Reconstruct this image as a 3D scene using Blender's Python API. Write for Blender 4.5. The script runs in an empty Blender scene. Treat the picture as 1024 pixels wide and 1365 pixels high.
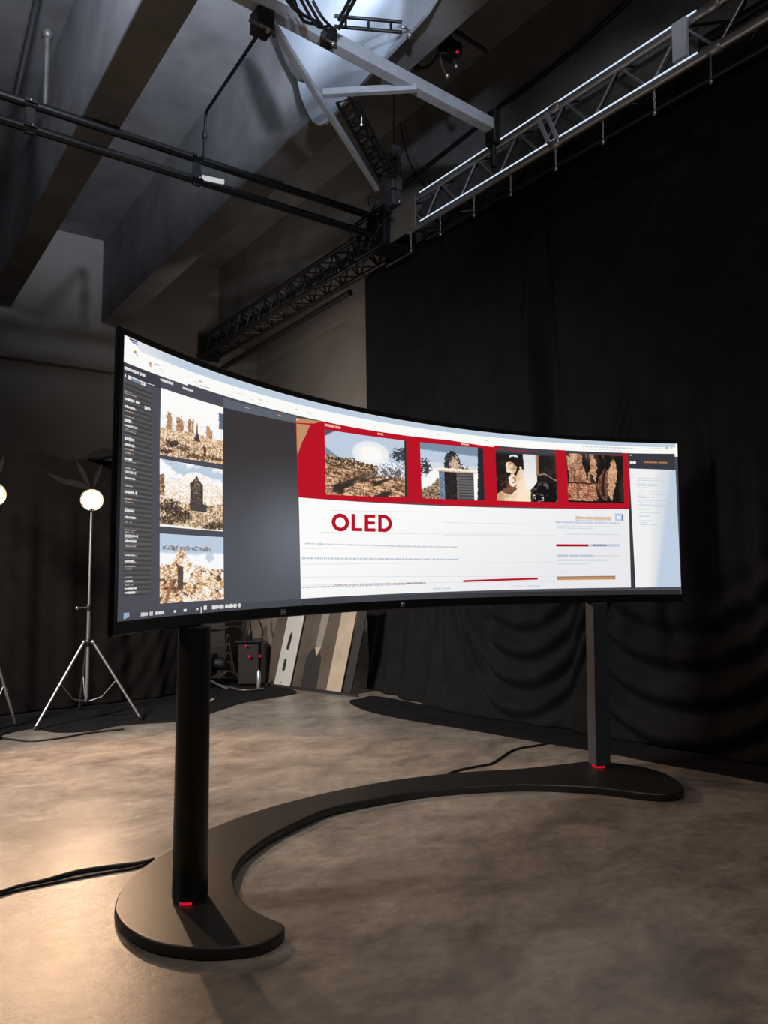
import bpy, math, random
import numpy as np
from mathutils import Vector, Matrix
random.seed(7)
rng = np.random.default_rng(11)
scene = bpy.context.scene
COL = scene.collection
PI = math.pi

# ------------------------------------------------------------------ camera
FPX, CX, CY, EYE = 990.0, 512.0, 682.5, 1.4
PITCH, YAW = math.radians(4.04), math.radians(35.46)
FW = (math.sin(YAW), math.cos(YAW)); RT = (math.cos(YAW), -math.sin(YAW))
cam_d = bpy.data.cameras.new('camera'); cam = bpy.data.objects.new('camera', cam_d); COL.objects.link(cam)
cam.location = (0, 0, EYE)
cam.rotation_euler = (PI/2 + PITCH, 0, -YAW)
cam_d.sensor_fit = 'VERTICAL'; cam_d.sensor_height = 36.0
cam_d.lens = FPX / 1365.0 * 36.0
cam_d.clip_start = 0.05; cam_d.clip_end = 100
scene.camera = cam

# ------------------------------------------------------------------ view, world, lights
vs = scene.view_settings
vs.view_transform = 'Standard'; vs.look = 'None'; vs.gamma = 1.0; vs.exposure = 0.0; vs.use_curve_mapping = False
world = bpy.data.worlds.new('dim_hall'); scene.world = world; world.use_nodes = True
world.node_tree.nodes['Background'].inputs[0].default_value = (0.55, 0.62, 0.75, 1)
world.node_tree.nodes['Background'].inputs[1].default_value = 0.006

def aim(o, target):
    d = Vector(target) - o.location
    o.rotation_euler = d.to_track_quat('-Z', 'Y').to_euler()
def area(name, loc, target, size, energy, color):
    l = bpy.data.lights.new(name, 'AREA'); l.shape = 'RECTANGLE'; l.size, l.size_y = size
    l.energy = energy; l.color = color
    o = bpy.data.objects.new(name, l); COL.objects.link(o); o.location = loc; aim(o, target); return o
def spot(name, loc, target, energy, color, angle, blend=0.5, radius=0.05):
    l = bpy.data.lights.new(name, 'SPOT'); l.energy = energy; l.color = color
    l.spot_size = math.radians(angle); l.spot_blend = blend; l.shadow_soft_size = radius
    o = bpy.data.objects.new(name, l); COL.objects.link(o); o.location = loc; aim(o, target); return o
WARM = (1.0, 0.64, 0.40)
# added fill lights with no visible source: overhead, left and behind the display
area('overhead_fill', (1.6, 0.6, 4.6), (2.3, 2.6, 0), (1.6, 1.0), 40, (1.0, 0.92, 0.85))
area('side_fill', (-2.2, 4.6, 4.4), (3.6, 6.4, 0.0), (1.0, 1.0), 120, (1.0, 0.95, 0.90)).data.spread = math.radians(76)
area('rear_fill', (3.4, 8.5, 3.6), (5.7, 9.5, 3.7), (0.8, 0.8), 20, (1.0, 0.88, 0.78))
# cool up-lights up between the ceiling beams
spot('bay_uplight', (2.35, 2.7, 5.34), (2.5, 5.5, 6.62), 1500, (0.72, 0.82, 1.0), 58, 0.7, 0.06)
spot('beam_uplight', (0.72, 3.0, 5.34), (1.43, 5.0, 6.45), 800, (0.74, 0.82, 1.0), 82, 0.8, 0.10)
spot('panel_spot', (2.35, 3.7, 5.35), (3.0, 4.45, 5.42), 20, (0.72, 0.84, 1.0), 60, 0.6, 0.05)
# small cool spots on the rigging steel
spot('rig_spot', (1.6, 2.0, 4.2), (3.2, 4.6, 5.0), 170, (0.72, 0.83, 1.0), 38, 0.7, 0.05)
spot('truss_spot', (3.6, 2.2, 5.9), (4.6, 3.8, 4.8), 22, (0.80, 0.88, 1.0), 62, 0.6, 0.04)

# ------------------------------------------------------------------ projection helpers (pixel of the photo -> point on a real plane)
def ray(x, y):
    r = (x-CX)/FPX; u = (CY-y)/FPX
    fw = math.cos(PITCH) - u*math.sin(PITCH); up = math.sin(PITCH) + u*math.cos(PITCH)
    return (fw*FW[0]+r*RT[0], fw*FW[1]+r*RT[1], up)
def on_z(x, y, z=0.0):
    d = ray(x, y); t = (z-EYE)/d[2]; return Vector((d[0]*t, d[1]*t, z))
def on_x(x, y, X):
    d = ray(x, y); t = X/d[0]; return Vector((X, d[1]*t, EYE+d[2]*t))
def on_y(x, y, Y):
    d = ray(x, y); t = Y/d[1]; return Vector((d[0]*t, Y, EYE+d[2]*t))

# ------------------------------------------------------------------ materials
def s2l(c):
    return tuple((v/255.0/12.92) if v/255.0 <= 0.04045 else ((v/255.0+0.055)/1.055)**2.4 for v in c)
def mat(name, base, rough=0.6, metal=0.0, var=0.15, scale=8.0, bump=0.0, bscale=60.0, rvar=0.0, spec=0.5, sheen=0.0):
    m = bpy.data.materials.new(name); m.use_nodes = True
    nt = m.node_tree; b = nt.nodes['Principled BSDF']
    tc = nt.nodes.new('ShaderNodeTexCoord')
    n = nt.nodes.new('ShaderNodeTexNoise'); n.inputs['Scale'].default_value = scale; n.inputs['Detail'].default_value = 6
    nt.links.new(tc.outputs['Object'], n.inputs['Vector'])
    r = nt.nodes.new('ShaderNodeValToRGB')
    lo = [max(0, c*(1-var)) for c in base]; hi = [min(1, c*(1+var)) for c in base]
    r.color_ramp.elements[0].position = 0.3; r.color_ramp.elements[1].position = 0.7
    r.color_ramp.elements[0].color = (*lo, 1); r.color_ramp.elements[1].color = (*hi, 1)
    nt.links.new(n.outputs['Fac'], r.inputs['Fac']); nt.links.new(r.outputs['Color'], b.inputs['Base Color'])
    b.inputs['Roughness'].default_value = rough; b.inputs['Metallic'].default_value = metal
    b.inputs['Specular IOR Level'].default_value = spec
    if sheen: b.inputs['Sheen Weight'].default_value = sheen
    if rvar:
        mr = nt.nodes.new('ShaderNodeMapRange'); mr.inputs['To Min'].default_value = max(0.02, rough-rvar); mr.inputs['To Max'].default_value = rough+rvar
        nt.links.new(n.outputs['Fac'], mr.inputs['Value']); nt.links.new(mr.outputs['Result'], b.inputs['Roughness'])
    if bump:
        n2 = nt.nodes.new('ShaderNodeTexNoise'); n2.inputs['Scale'].default_value = bscale; n2.inputs['Detail'].default_value = 8
        nt.links.new(tc.outputs['Object'], n2.inputs['Vector'])
        bp = nt.nodes.new('ShaderNodeBump'); bp.inputs['Strength'].default_value = bump; bp.inputs['Distance'].default_value = 0.01
        nt.links.new(n2.outputs['Fac'], bp.inputs['Height']); nt.links.new(bp.outputs['Normal'], b.inputs['Normal'])
    return m
def emit(name, color, strength):
    m = bpy.data.materials.new(name); m.use_nodes = True; nt = m.node_tree
    nt.nodes.remove(nt.nodes['Principled BSDF'])
    e = nt.nodes.new('ShaderNodeEmission'); e.inputs[0].default_value = (*color, 1); e.inputs[1].default_value = strength
    nt.links.new(e.outputs[0], nt.nodes['Material Output'].inputs[0]); return m

def floor_material():
    m = bpy.data.materials.new('polished_concrete'); m.use_nodes = True; nt = m.node_tree; b = nt.nodes['Principled BSDF']
    tc = nt.nodes.new('ShaderNodeTexCoord')
    mp = nt.nodes.new('ShaderNodeMapping'); mp.inputs['Scale'].default_value = (1.0, 1.5, 1.0); mp.inputs['Rotation'].default_value = (0, 0, 0.6)
    nt.links.new(tc.outputs['Object'], mp.inputs['Vector'])
    n1 = nt.nodes.new('ShaderNodeTexNoise'); n1.inputs['Scale'].default_value = 2.3; n1.inputs['Detail'].default_value = 10; n1.inputs['Roughness'].default_value = 0.62; n1.inputs['Distortion'].default_value = 0.6
    n2 = nt.nodes.new('ShaderNodeTexNoise'); n2.inputs['Scale'].default_value = 13; n2.inputs['Detail'].default_value = 8; n2.inputs['Roughness'].default_value = 0.7
    n3 = nt.nodes.new('ShaderNodeTexNoise'); n3.inputs['Scale'].default_value = 140; n3.inputs['Detail'].default_value = 4
    for n in (n1, n2, n3): nt.links.new(mp.outputs[0], n.inputs['Vector'])
    r1 = nt.nodes.new('ShaderNodeValToRGB'); e = r1.color_ramp.elements
    e[0].position = 0.32; e[0].color = (0.150, 0.128, 0.110, 1); e[1].position = 0.68; e[1].color = (0.335, 0.295, 0.255, 1)
    nt.links.new(n1.outputs['Fac'], r1.inputs['Fac'])
    r2 = nt.nodes.new('ShaderNodeValToRGB'); e = r2.color_ramp.elements
    e[0].position = 0.35; e[0].color = (0.68, 0.68, 0.70, 1); e[1].position = 0.65; e[1].color = (1.18, 1.12, 1.05, 1)
    nt.links.new(n2.outputs['Fac'], r2.inputs['Fac'])
    mx = nt.nodes.new('ShaderNodeMixRGB'); mx.blend_type = 'MULTIPLY'; mx.inputs['Fac'].default_value = 0.75
    nt.links.new(r1.outputs[0], mx.inputs[1]); nt.links.new(r2.outputs[0], mx.inputs[2])
    nt.links.new(mx.outputs[0], b.inputs['Base Color'])
    mr = nt.nodes.new('ShaderNodeMapRange'); mr.inputs['To Min'].default_value = 0.24; mr.inputs['To Max'].default_value = 0.42
    nt.links.new(n2.outputs['Fac'], mr.inputs['Value']); nt.links.new(mr.outputs[0], b.inputs['Roughness'])
    b.inputs['Specular IOR Level'].default_value = 0.45
    ad = nt.nodes.new('ShaderNodeMath'); ad.operation = 'MULTIPLY_ADD'; ad.inputs[1].default_value = 0.25
    nt.links.new(n3.outputs['Fac'], ad.inputs[0]); nt.links.new(n2.outputs['Fac'], ad.inputs[2])
    bp = nt.nodes.new('ShaderNodeBump'); bp.inputs['Strength'].default_value = 0.12; bp.inputs['Distance'].default_value = 0.02
    nt.links.new(ad.outputs[0], bp.inputs['Height']); nt.links.new(bp.outputs[0], b.inputs['Normal'])
    return m

M = dict(
    floor=floor_material(),
    ceiling=mat('concrete_ceiling', (0.22, 0.215, 0.215), 0.85, var=0.22, scale=2.2, bump=0.25, bscale=25),
    wall=mat('painted_plaster', (0.23, 0.205, 0.185), 0.9, var=0.10, scale=1.3, bump=0.1, bscale=40),
    black=mat('black_powder_coat', (0.009, 0.0088, 0.009), 0.40, var=0.10, scale=30, bump=0.03, bscale=400),
    base=mat('black_textured_coat', (0.012, 0.0112, 0.0108), 0.42, var=0.10, scale=30, bump=0.05, bscale=600, spec=0.75),
    postgrey=mat('dark_anodised_post', (0.042, 0.045, 0.055), 0.5, metal=0.0, var=0.1, scale=30),
    bezel=mat('satin_black_plastic', (0.012, 0.012, 0.013), 0.35, var=0.1, scale=40),
    cloth=mat('black_molton_cloth', (0.0115, 0.0110, 0.0112), 0.9, var=0.2, scale=5, bump=0.15, bscale=300, spec=0.10),
    drape=mat('black_drape_cloth', (0.011, 0.0095, 0.0088), 0.9, var=0.2, scale=5, bump=0.15, bscale=300, spec=0.10),
    alu=mat('polished_aluminium', (0.50, 0.51, 0.53), 0.36, metal=0.75, var=0.08, scale=20),
    aludull=mat('dull_aluminium', (0.16, 0.155, 0.15), 0.5, metal=0.6, var=0.2, scale=9),
    chrome=mat('bright_steel', (0.52, 0.52, 0.53), 0.46, metal=1.0, var=0.05, scale=30),
    rig=mat('black_rigging_steel', (0.018, 0.018, 0.019), 0.4, metal=0.2, var=0.15, scale=20),
    whitebeam=mat('pale_grey_painted_steel', (0.50, 0.53, 0.58), 0.5, var=0.08, scale=12),
    panel=mat('pale_blue_grey_panel', (0.42, 0.46, 0.52), 0.55, var=0.06, scale=3),
    hoist=mat('worn_grey_hoist_casing', (0.20, 0.20, 0.21), 0.45, metal=0.4, var=0.3, scale=14),
    rubber=mat('black_rubber_cable', (0.010, 0.010, 0.010), 0.5, var=0.1, scale=30),
    red=emit('red_led', s2l((200, 22, 42)), 1.0),
    bulb=emit('hot_tungsten', (1.0, 0.78, 0.50), 40.0),
    tube=emit('white_lit_tube', s2l((215, 220, 225)), 0.8),
    strip=emit('white_highlight_line', s2l((205, 222, 240)), 1.1),  # glow that stands in for highlights on the truss chords
    pin=emit('white_pinpoint_lamp', s2l((225, 235, 245)), 1.0),
    boardwhite=mat('white_laminate_board', (0.50, 0.48, 0.45), 0.5, var=0.05, scale=6),
    boardbeige=mat('beige_plywood_board', (0.42, 0.33, 0.24), 0.6, var=0.15, scale=5),
    boardbrown=mat('brown_stained_board', (0.085, 0.062, 0.046), 0.55, var=0.25, scale=4),
    boardgrey=mat('taupe_painted_shape', (0.24, 0.20, 0.165), 0.6, var=0.1, scale=5),
    dark=mat('dark_brown_paint', (0.018, 0.014, 0.012), 0.6, var=0.15, scale=8),
    badge=mat('silver_print', (0.38, 0.42, 0.48), 0.4, var=0.05, scale=30),
    smoky=mat('smoky_grey_plastic', (0.014, 0.012, 0.011), 0.8, var=0.1, scale=20, spec=0.04),
)

# ------------------------------------------------------------------ mesh helpers
class MB:
    def __init__(s): s.v = []; s.f = []; s.m = []; s.sm = []
    def add(s, vs, fs, mi=0, smooth=False):
        o = len(s.v); s.v += [tuple(p) for p in vs]
        for f in fs: s.f.append([i+o for i in f]); s.m.append(mi); s.sm.append(smooth)
    def box(s, lo, hi, mi=0, mtx=None):
        x0, y0, z0 = lo; x1, y1, z1 = hi
        vs = [Vector(p) for p in ((x0,y0,z0),(x1,y0,z0),(x1,y1,z0),(x0,y1,z0),(x0,y0,z1),(x1,y0,z1),(x1,y1,z1),(x0,y1,z1))]
        if mtx: vs = [mtx @ p for p in vs]
        s.add(vs, [[0,3,2,1],[4,5,6,7],[0,1,5,4],[1,2,6,5],[2,3,7,6],[3,0,4,7]], mi)
    def bar(s, a, b, w, h, mi=0, up=(0,0,1)):
        a, b = Vector(a), Vector(b); d = (b-a); L = d.length; d.normalize(); u = Vector(up)
        if abs(d.dot(u)) > 0.99: u = Vector((1,0,0))
        x = d.cross(u).normalized(); z = x.cross(d).normalized()
        m = Matrix((x, d, z)).transposed().to_4x4(); m.translation = a
        s.box((-w/2, 0, -h/2), (w/2, L, h/2), mi, m)
    def tube(s, pts, r, n=10, mi=0, caps=True):
        pts = [Vector(p) for p in pts]; k = len(pts)
        rs = r if isinstance(r, (list, tuple)) else [r]*k
        t0 = (pts[1]-pts[0]).normalized(); u = Vector((0,0,1)) if abs(t0.z) < 0.9 else Vector((1,0,0))
        nrm = (u - t0*u.dot(t0)).normalized(); vs = []
        for i, p in enumerate(pts):
            t = (pts[min(i+1,k-1)]-pts[max(i-1,0)])
            t = t.normalized() if t.length > 1e-9 else t0
            nrm = (nrm - t*nrm.dot(t))
            nrm = nrm.normalized() if nrm.length > 1e-6 else t.orthogonal().normalized()
            bn = t.cross(nrm)
            for j in range(n):
                a = 2*PI*j/n; vs.append(p + (nrm*math.cos(a)+bn*math.sin(a))*rs[i])
        fs = [[i*n+j, i*n+(j+1)%n, (i+1)*n+(j+1)%n, (i+1)*n+j] for i in range(k-1) for j in range(n)]
        s.add(vs, fs, mi, True)
        if caps:
            s.add(vs[:n], [list(range(n))[::-1]], mi); s.add(vs[-n:], [list(range(n))], mi)
    def lathe(s, prof, n=24, mtx=None, mi=0, closed=False):
        vs = []
        for (r, z) in prof:
            for j in range(n):
                a = 2*PI*j/n; p = Vector((r*math.cos(a), r*math.sin(a), z)); vs.append(mtx @ p if mtx else p)
        k = len(prof)
        fs = [[i*n+j, i*n+(j+1)%n, (i+1)*n+(j+1)%n, (i+1)*n+j] for i in range(k-1) for j in range(n)]
        s.add(vs, fs, mi, True)
        if prof[0][0] > 1e-4: s.add(vs[:n], [list(range(n))[::-1]], mi)
        if prof[-1][0] > 1e-4: s.add(vs[-n:], [list(range(n))], mi)
    def ball(s, c, r, n=12, mi=0):
        m = Matrix.Translation(Vector(c)); k = 8
        s.lathe([(max(1e-5, r*math.sin(PI*i/k)), -r*math.cos(PI*i/k)) for i in range(k+1)], n, m, mi)
    def prism(s, poly, z0, z1, mi=0, mtx=None):
        n = len(poly); vs = [Vector((p[0], p[1], z0)) for p in poly] + [Vector((p[0], p[1], z1)) for p in poly]
        if mtx: vs = [mtx @ p for p in vs]
        s.add(vs, [list(range(n))[::-1], list(range(n, 2*n))] + [[i, (i+1)%n, n+(i+1)%n, n+i] for i in range(n)], mi)
    def slab(s, pts, off, mi=0):      # planar polygon in 3D given a thickness vector
        n = len(pts); off = Vector(off); vs = [Vector(p) for p in pts] + [Vector(p)+off for p in pts]
        s.add(vs, [list(range(n)), list(range(n, 2*n))[::-1]] + [[(i+1)%n, i, n+i, n+(i+1)%n] for i in range(n)], mi)
    def build(s, name, mats, parent=None, bevel=0.0, seg=2, recalc=True):
        me = bpy.data.meshes.new(name); me.from_pydata(s.v, [], s.f)
        for m in (mats if isinstance(mats, (list, tuple)) else [mats]): me.materials.append(m)
        me.polygons.foreach_set('material_index', s.m); me.polygons.foreach_set('use_smooth', s.sm)
        me.update()
        if recalc:
            import bmesh
            bm = bmesh.new(); bm.from_mesh(me); bmesh.ops.recalc_face_normals(bm, faces=bm.faces); bm.to_mesh(me); bm.free()
        o = bpy.data.objects.new(name, me); COL.objects.link(o)
        if bevel:
            b = o.modifiers.new('bevel', 'BEVEL'); b.width = bevel; b.segments = seg; b.limit_method = 'ANGLE'; b.angle_limit = math.radians(40)
        if parent:
            o.parent = parent; o.matrix_parent_inverse = Matrix.Translation(-parent.location)
        return o
def tag(o, label, cat, group=None, kind=None):
    o['label'] = label; o['category'] = cat
    if group: o['group'] = group
    if kind: o['kind'] = kind
    return o
def thing(name, label, cat, loc, group=None):
    o = bpy.data.objects.new(name, None); COL.objects.link(o); o.location = loc; o.empty_display_size = 0.1
    return tag(o, label, cat, group)
def struct(o, label=None, cat='structure'):
    o['kind'] = 'structure'; o['category'] = cat
    if label: o['label'] = label
    return o
def dup(root, loc, label):
    r = root.copy(); COL.objects.link(r); r.location = loc; r['label'] = label
    for ch in list(root.children):
        c = ch.copy(); COL.objects.link(c); c.parent = r
        for g in list(ch.children):
            d = g.copy(); COL.objects.link(d); d.parent = c
    return r
def spline(P, per=10, closed=False):
    P = [Vector(p) for p in P]; n = len(P); out = []
    rngi = range(n) if closed else range(n-1)
    for i in rngi:
        if closed: p0, p1, p2, p3 = P[i-1], P[i], P[(i+1)%n], P[(i+2)%n]
        else: p0, p1, p2, p3 = P[max(i-1,0)], P[i], P[i+1], P[min(i+2,n-1)]
        for k in range(per):
            t = k/per
            out.append(0.5*((2*p1)+(p2-p0)*t+(2*p0-5*p1+4*p2-p3)*t*t+(3*p1-p0-3*p2+p3)*t**3))
    if not closed: out.append(P[-1])
    return out

# ------------------------------------------------------------------ noise for pictures and cloth
def vnoise(x, y, seed=0):
    xi = np.floor(x).astype(int); yi = np.floor(y).astype(int); xf = x-xi; yf = y-yi
    def h(a, b):
        n = (a*374761393 + b*668265263 + seed*974634777) & 0x7fffffff
        n = ((n ^ (n >> 13))*1274126177) & 0x7fffffff
        return ((n ^ (n >> 16)) & 0xffff)/65535.0
    u = xf*xf*(3-2*xf); v = yf*yf*(3-2*yf)
    return (h(xi,yi)*(1-u)+h(xi+1,yi)*u)*(1-v)+(h(xi,yi+1)*(1-u)+h(xi+1,yi+1)*u)*v
def fbm(x, y, seed=0, o=4):
    t = 0; a = 0.5
    for i in range(o):
        t = t + a*vnoise(x*2**i+i*17.3, y*2**i+i*9.1, seed+i); a *= 0.5
    return t/(1-0.5**o)
def sst(a, b, x): 
    t = np.clip((x-a)/(b-a), 0, 1); return t*t*(3-2*t)

# ================================================================== SETTING
YB, XR, ZS, ZB = 12.0, 5.75, 6.56, 5.22          # back wall, right wall, ceiling slab, beam underside
b = MB(); b.box((-6, -6, -0.2), (XR+0.2, YB+0.2, 0)); struct(b.build('floor', M['floor']), 'mottled grey brown polished concrete floor', 'floor')
b = MB(); b.box((-6, YB, 0), (XR+0.2, YB+0.2, ZS)); struct(b.build('wall_back', M['wall']), 'dim grey brown plaster wall at the far end', 'wall')
b = MB(); b.box((XR, -6, 0), (XR+0.2, YB, ZS)); struct(b.build('wall_right', M['wall']), 'dim plaster wall behind the black curtain', 'wall')
b = MB(); b.box((-6, -6, ZS), (XR+0.2, YB+0.2, ZS+0.2)); struct(b.build('ceiling', M['ceiling']), 'concrete ceiling slab between the beams', 'ceiling')
for i, (x0, x1) in enumerate(((-0.18, 0.14), (1.43, 1.75), (3.04, 3.36), (5.0, XR))):
    b = MB(); b.box((x0, -6, ZB), (x1, YB, ZS))
    struct(b.build('ceiling_beam', M['ceiling'], bevel=0.012), ['concrete ceiling beam beyond the left picture edge', 'left concrete ceiling beam with a cool lit side', 'concrete ceiling beam ending above the left corner of the display', 'deep dark beam above the truss along the right wall'][i], 'beam')
b = MB(); b.box((-6, YB-0.16, 4.42), (3.9, YB, 4.60)); struct(b.build('trim_1', M['wall'], bevel=0.01), 'plaster ledge running along the back wall', 'trim')
b = MB(); b.box((XR-0.05, 6.0, 3.25), (XR, YB, 3.33)); struct(b.build('trim_2', M['wall'], bevel=0.01), 'thin ledge on the right wall beside the curtain', 'trim')

# ================================================================== THE CURVED DISPLAY
DCX, DCY, DR = 2.956, -0.098, 3.598
TH0, TH1 = math.radians(127.2), math.radians(60.75)
ZT0, ZB0 = 2.252, 1.193
def cyl(th, z, r=DR): return Vector((DCX+r*math.cos(th), DCY+r*math.sin(th), z))
def scr(x, y):                        # picture point -> (theta, z) on the screen surface
    d = ray(x, y); dx, dy = d[0], d[1]; ox, oy = -DCX, -DCY
    A = dx*dx+dy*dy; B = 2*(ox*dx+oy*dy); C = ox*ox+oy*oy-DR*DR
    t = (-B+math.sqrt(B*B-4*A*C))/(2*A)
    return (math.atan2(oy+dy*t, ox+dx*t), EYE+d[2]*t)
display_root = thing('curved_display', 'giant wraparound curved screen on two black posts with a crescent foot', 'display', (2.6, 3.0, 0))

# housing: a rounded profile swept along the arc
def housing():
    b = MB(); N = 96
    zt, zb = ZT0+0.030, ZB0-0.052; r0, r1 = DR-0.006, DR+0.095
    e = 0.018
    prof = [(r0, zb+0.006), (r0+0.006, zb), (r1-e, zb), (r1-e*0.3, zb+e*0.3), (r1, zb+e), (r1, zt-e), (r1-e*0.3, zt-e*0.3), (r1-e, zt), (r0+0.006, zt), (r0, zt-0.006),
            (r0, ZT0+0.001), (DR+0.003, ZT0), (DR+0.003, ZB0), (r0, ZB0-0.001)]
    ta, tb = TH0+0.021/DR, TH1-0.008/DR
    P = len(prof); vs = []
    for i in range(N+1):
        th = ta+(tb-ta)*i/N
        d = min(i, N-i)/N; k = 0.20+0.80*min(1, d/0.16)**0.7      # the back shell thins towards both ends
        for (r, z) in prof: vs.append(cyl(th, z, r if r < DR+0.005 else DR+(r-DR)*k))
    fs = [[i*P+j, i*P+(j+1)%P, (i+1)*P+(j+1)%P, (i+1)*P+j] for i in range(N) for j in range(P)]
    b.add(vs, fs)
    # end caps with a side bezel lip
    for th, s in ((ta, 1), (tb, -1)):
        i0 = 0 if s > 0 else N*P
        b.add([vs[i0+j] for j in (0,1,2,3,4,5,6,7,8,9)], [list(range(10))])
    # side bezels in front of the display plane
    for tA, tB in ((ta, TH0), (tb, TH1)):
        q = [cyl(tA, zb+0.006, r0), cyl(tB, zb+0.006, r0), cyl(tB, zt-0.006, r0), cyl(tA, zt-0.006, r0)]
        q2 = [cyl(tA, zb+0.006, DR+0.012), cyl(tB, zb+0.006, DR+0.012), cyl(tB, zt-0.006, DR+0.012), cyl(tA, zt-0.006, DR+0.012)]
        b.add(q+q2, [[0,1,2,3],[7,6,5,4],[0,4,5,1],[1,5,6,2],[2,6,7,3],[3,7,4,0]])
    return b.build('housing', M['bezel'], display_root)
housing()

# ---- what the display shows: one mesh of coloured patches
class Pic:
    def __init__(s): s.v = []; s.f = []; s.c = []; s.n = 0
    def grid(s, quad, nu, nv, colfn, layer, pix=True):
        # quad: TL TR BR BL ; colfn(u, v) -> (..., 3) sRGB 0-255, v=0 at the top
        q = [scr(*p) for p in quad] if pix else quad
        u, v = np.meshgrid(np.linspace(0, 1, nu+1), np.linspace(0, 1, nv+1))
        def bil(k): return (q[0][k]*(1-u)+q[1][k]*u)*(1-v)+(q[3][k]*(1-u)+q[2][k]*u)*v
        th, z = np.clip(bil(0), TH1, TH0), bil(1); r = DR-0.0006*layer
        V = np.stack([DCX+r*np.cos(th), DCY+r*np.sin(th), z], -1).reshape(-1, 3)
        C = np.clip(np.asarray(colfn(u, v), float)*np.ones(u.shape+(3,)), 0, 255).reshape(-1, 3)
        idx = np.arange((nu+1)*(nv+1)).reshape(nv+1, nu+1)
        Fq = np.stack([idx[:-1,:-1], idx[1:,:-1], idx[1:,1:], idx[:-1,1:]], -1).reshape(-1, 4)+s.n
        s.v.append(V); s.c.append(C); s.f.append(Fq); s.n += len(V)
    def flat(s, quad, col, layer, pix=True):
        w = abs(scr(*quad[1])[0]-scr(*quad[0])[0]) if pix else abs(quad[1][0]-quad[0][0])
        s.grid(quad, max(1, int(w/0.012)), 1, lambda u, v: np.array(col, float), layer, pix)
    def rect(s, x0, y0, x1, y1, col, layer):      # small axis-aligned mark given by two picture corners
        a, c = scr(x0, y0), scr(x1, y1); s.flat([(a[0],a[1]),(c[0],a[1]),(c[0],c[1]),(a[0],c[1])], col, layer, False)
    def tz(s, ta, za, tb, zb, col, layer): s.flat([(ta,za),(tb,za),(tb,zb),(ta,zb)], col, layer, False)
    def ring(s, cx, cy, ro, ri, col, layer, a0=0, a1=360, n=40, ky=1.03):
        c = scr(cx, cy); e = scr(cx+ro, cy); sc = abs(e[0]-c[0])/ro; sz = abs(scr(cx, cy+ro)[1]-c[1])/ro*ky
        V = []; 
        for i in range(n+1):
            a = math.radians(a0+(a1-a0)*i/n)
            for rr in (ro, ri):
                th = c[0]-rr*math.cos(a)*sc; z = c[1]+rr*math.sin(a)*sz; V.append(cyl(th, z, DR-0.0006*layer))
        s.v.append(np.array(V)); s.c.append(np.tile(np.array(col, float), (len(V), 1)))
        s.f.append(np.array([[2*i, 2*i+1, 2*i+3, 2*i+2] for i in range(n)])+s.n); s.n += len(V)
    def words(s, x0, y0, x1, y1, h, col, layer, wmin=0.006, wmax=0.03, gap=0.005, rag=0.0, bits=True):
        # a line of tiny illegible marks from (x0,y0) to (x1,y1)
        a, c = scr(x0, y0), scr(x1, y1); th = a[0]; z = (a[1]+c[1])/2
        end = c[0]+(a[0]-c[0])*rag*random.random()
        while th > end:
            w = random.uniform(wmin, wmax)/DR; e = max(end, th-w)
            if bits:
                t = th
                while t > e:
                    k = random.uniform(0.003, 0.007)/DR
                    hh = h*random.uniform(0.55, 1.0); s.tz(t, z+hh/2, max(e, t-k*0.75), z-hh/2, col, layer); t -= k
            else: s.tz(th, z+h/2, e, z-h/2, col, layer)
            th = e-gap/DR
    def build(s, name, parent):
        V = np.concatenate(s.v); C = np.concatenate(s.c)
        me = bpy.data.meshes.new(name)
        faces = np.concatenate(s.f)
        me.from_pydata(V.tolist(), [], faces.tolist())
        c = C/255.0; lin = np.where(c <= 0.04045, c/12.92, ((c+0.055)/1.055)**2.4)
        at = me.color_attributes.new('screen_colour', 'FLOAT_COLOR', 'POINT')
        at.data.foreach_set('color', np.concatenate([lin, np.ones((len(lin),1))], 1).astype(np.float32).ravel())
        m = bpy.data.materials.new('screen_pixels'); m.use_nodes = True; nt = m.node_tree
        a = nt.nodes.new('ShaderNodeAttribute'); a.attribute_name = 'screen_colour'
        p = nt.nodes['Principled BSDF']; p.inputs['Base Color'].default_value = (0.004, 0.004, 0.005, 1); p.inputs['Roughness'].default_value = 0.3
        p.inputs['Specular IOR Level'].default_value = 0.25
        nt.links.new(a.outputs['Color'], p.inputs['Emission Color']); p.inputs['Emission Strength'].default_value = 1.0
        me.materials.append(m); me.update()
        o = bpy.data.objects.new(name, me); COL.objects.link(o); o.parent = parent; o.matrix_parent_inverse = Matrix.Translation(-parent.location)
        return o
P = Pic()
WHITE = (250, 250, 249); RED = (184, 20, 38); DK = (62, 63, 71); GREY = (78, 80, 89)
A = lambda *c: np.array(c, float)
def mixc(a, b, t): return a*(1-t[..., None])+b*t[..., None]
full = [(TH0, ZT0), (TH1, ZT0), (TH1, ZB0), (TH0, ZB0)]
P.grid(full, 220, 20, lambda u, v: A(76, 77, 86), 1, False)
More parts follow.
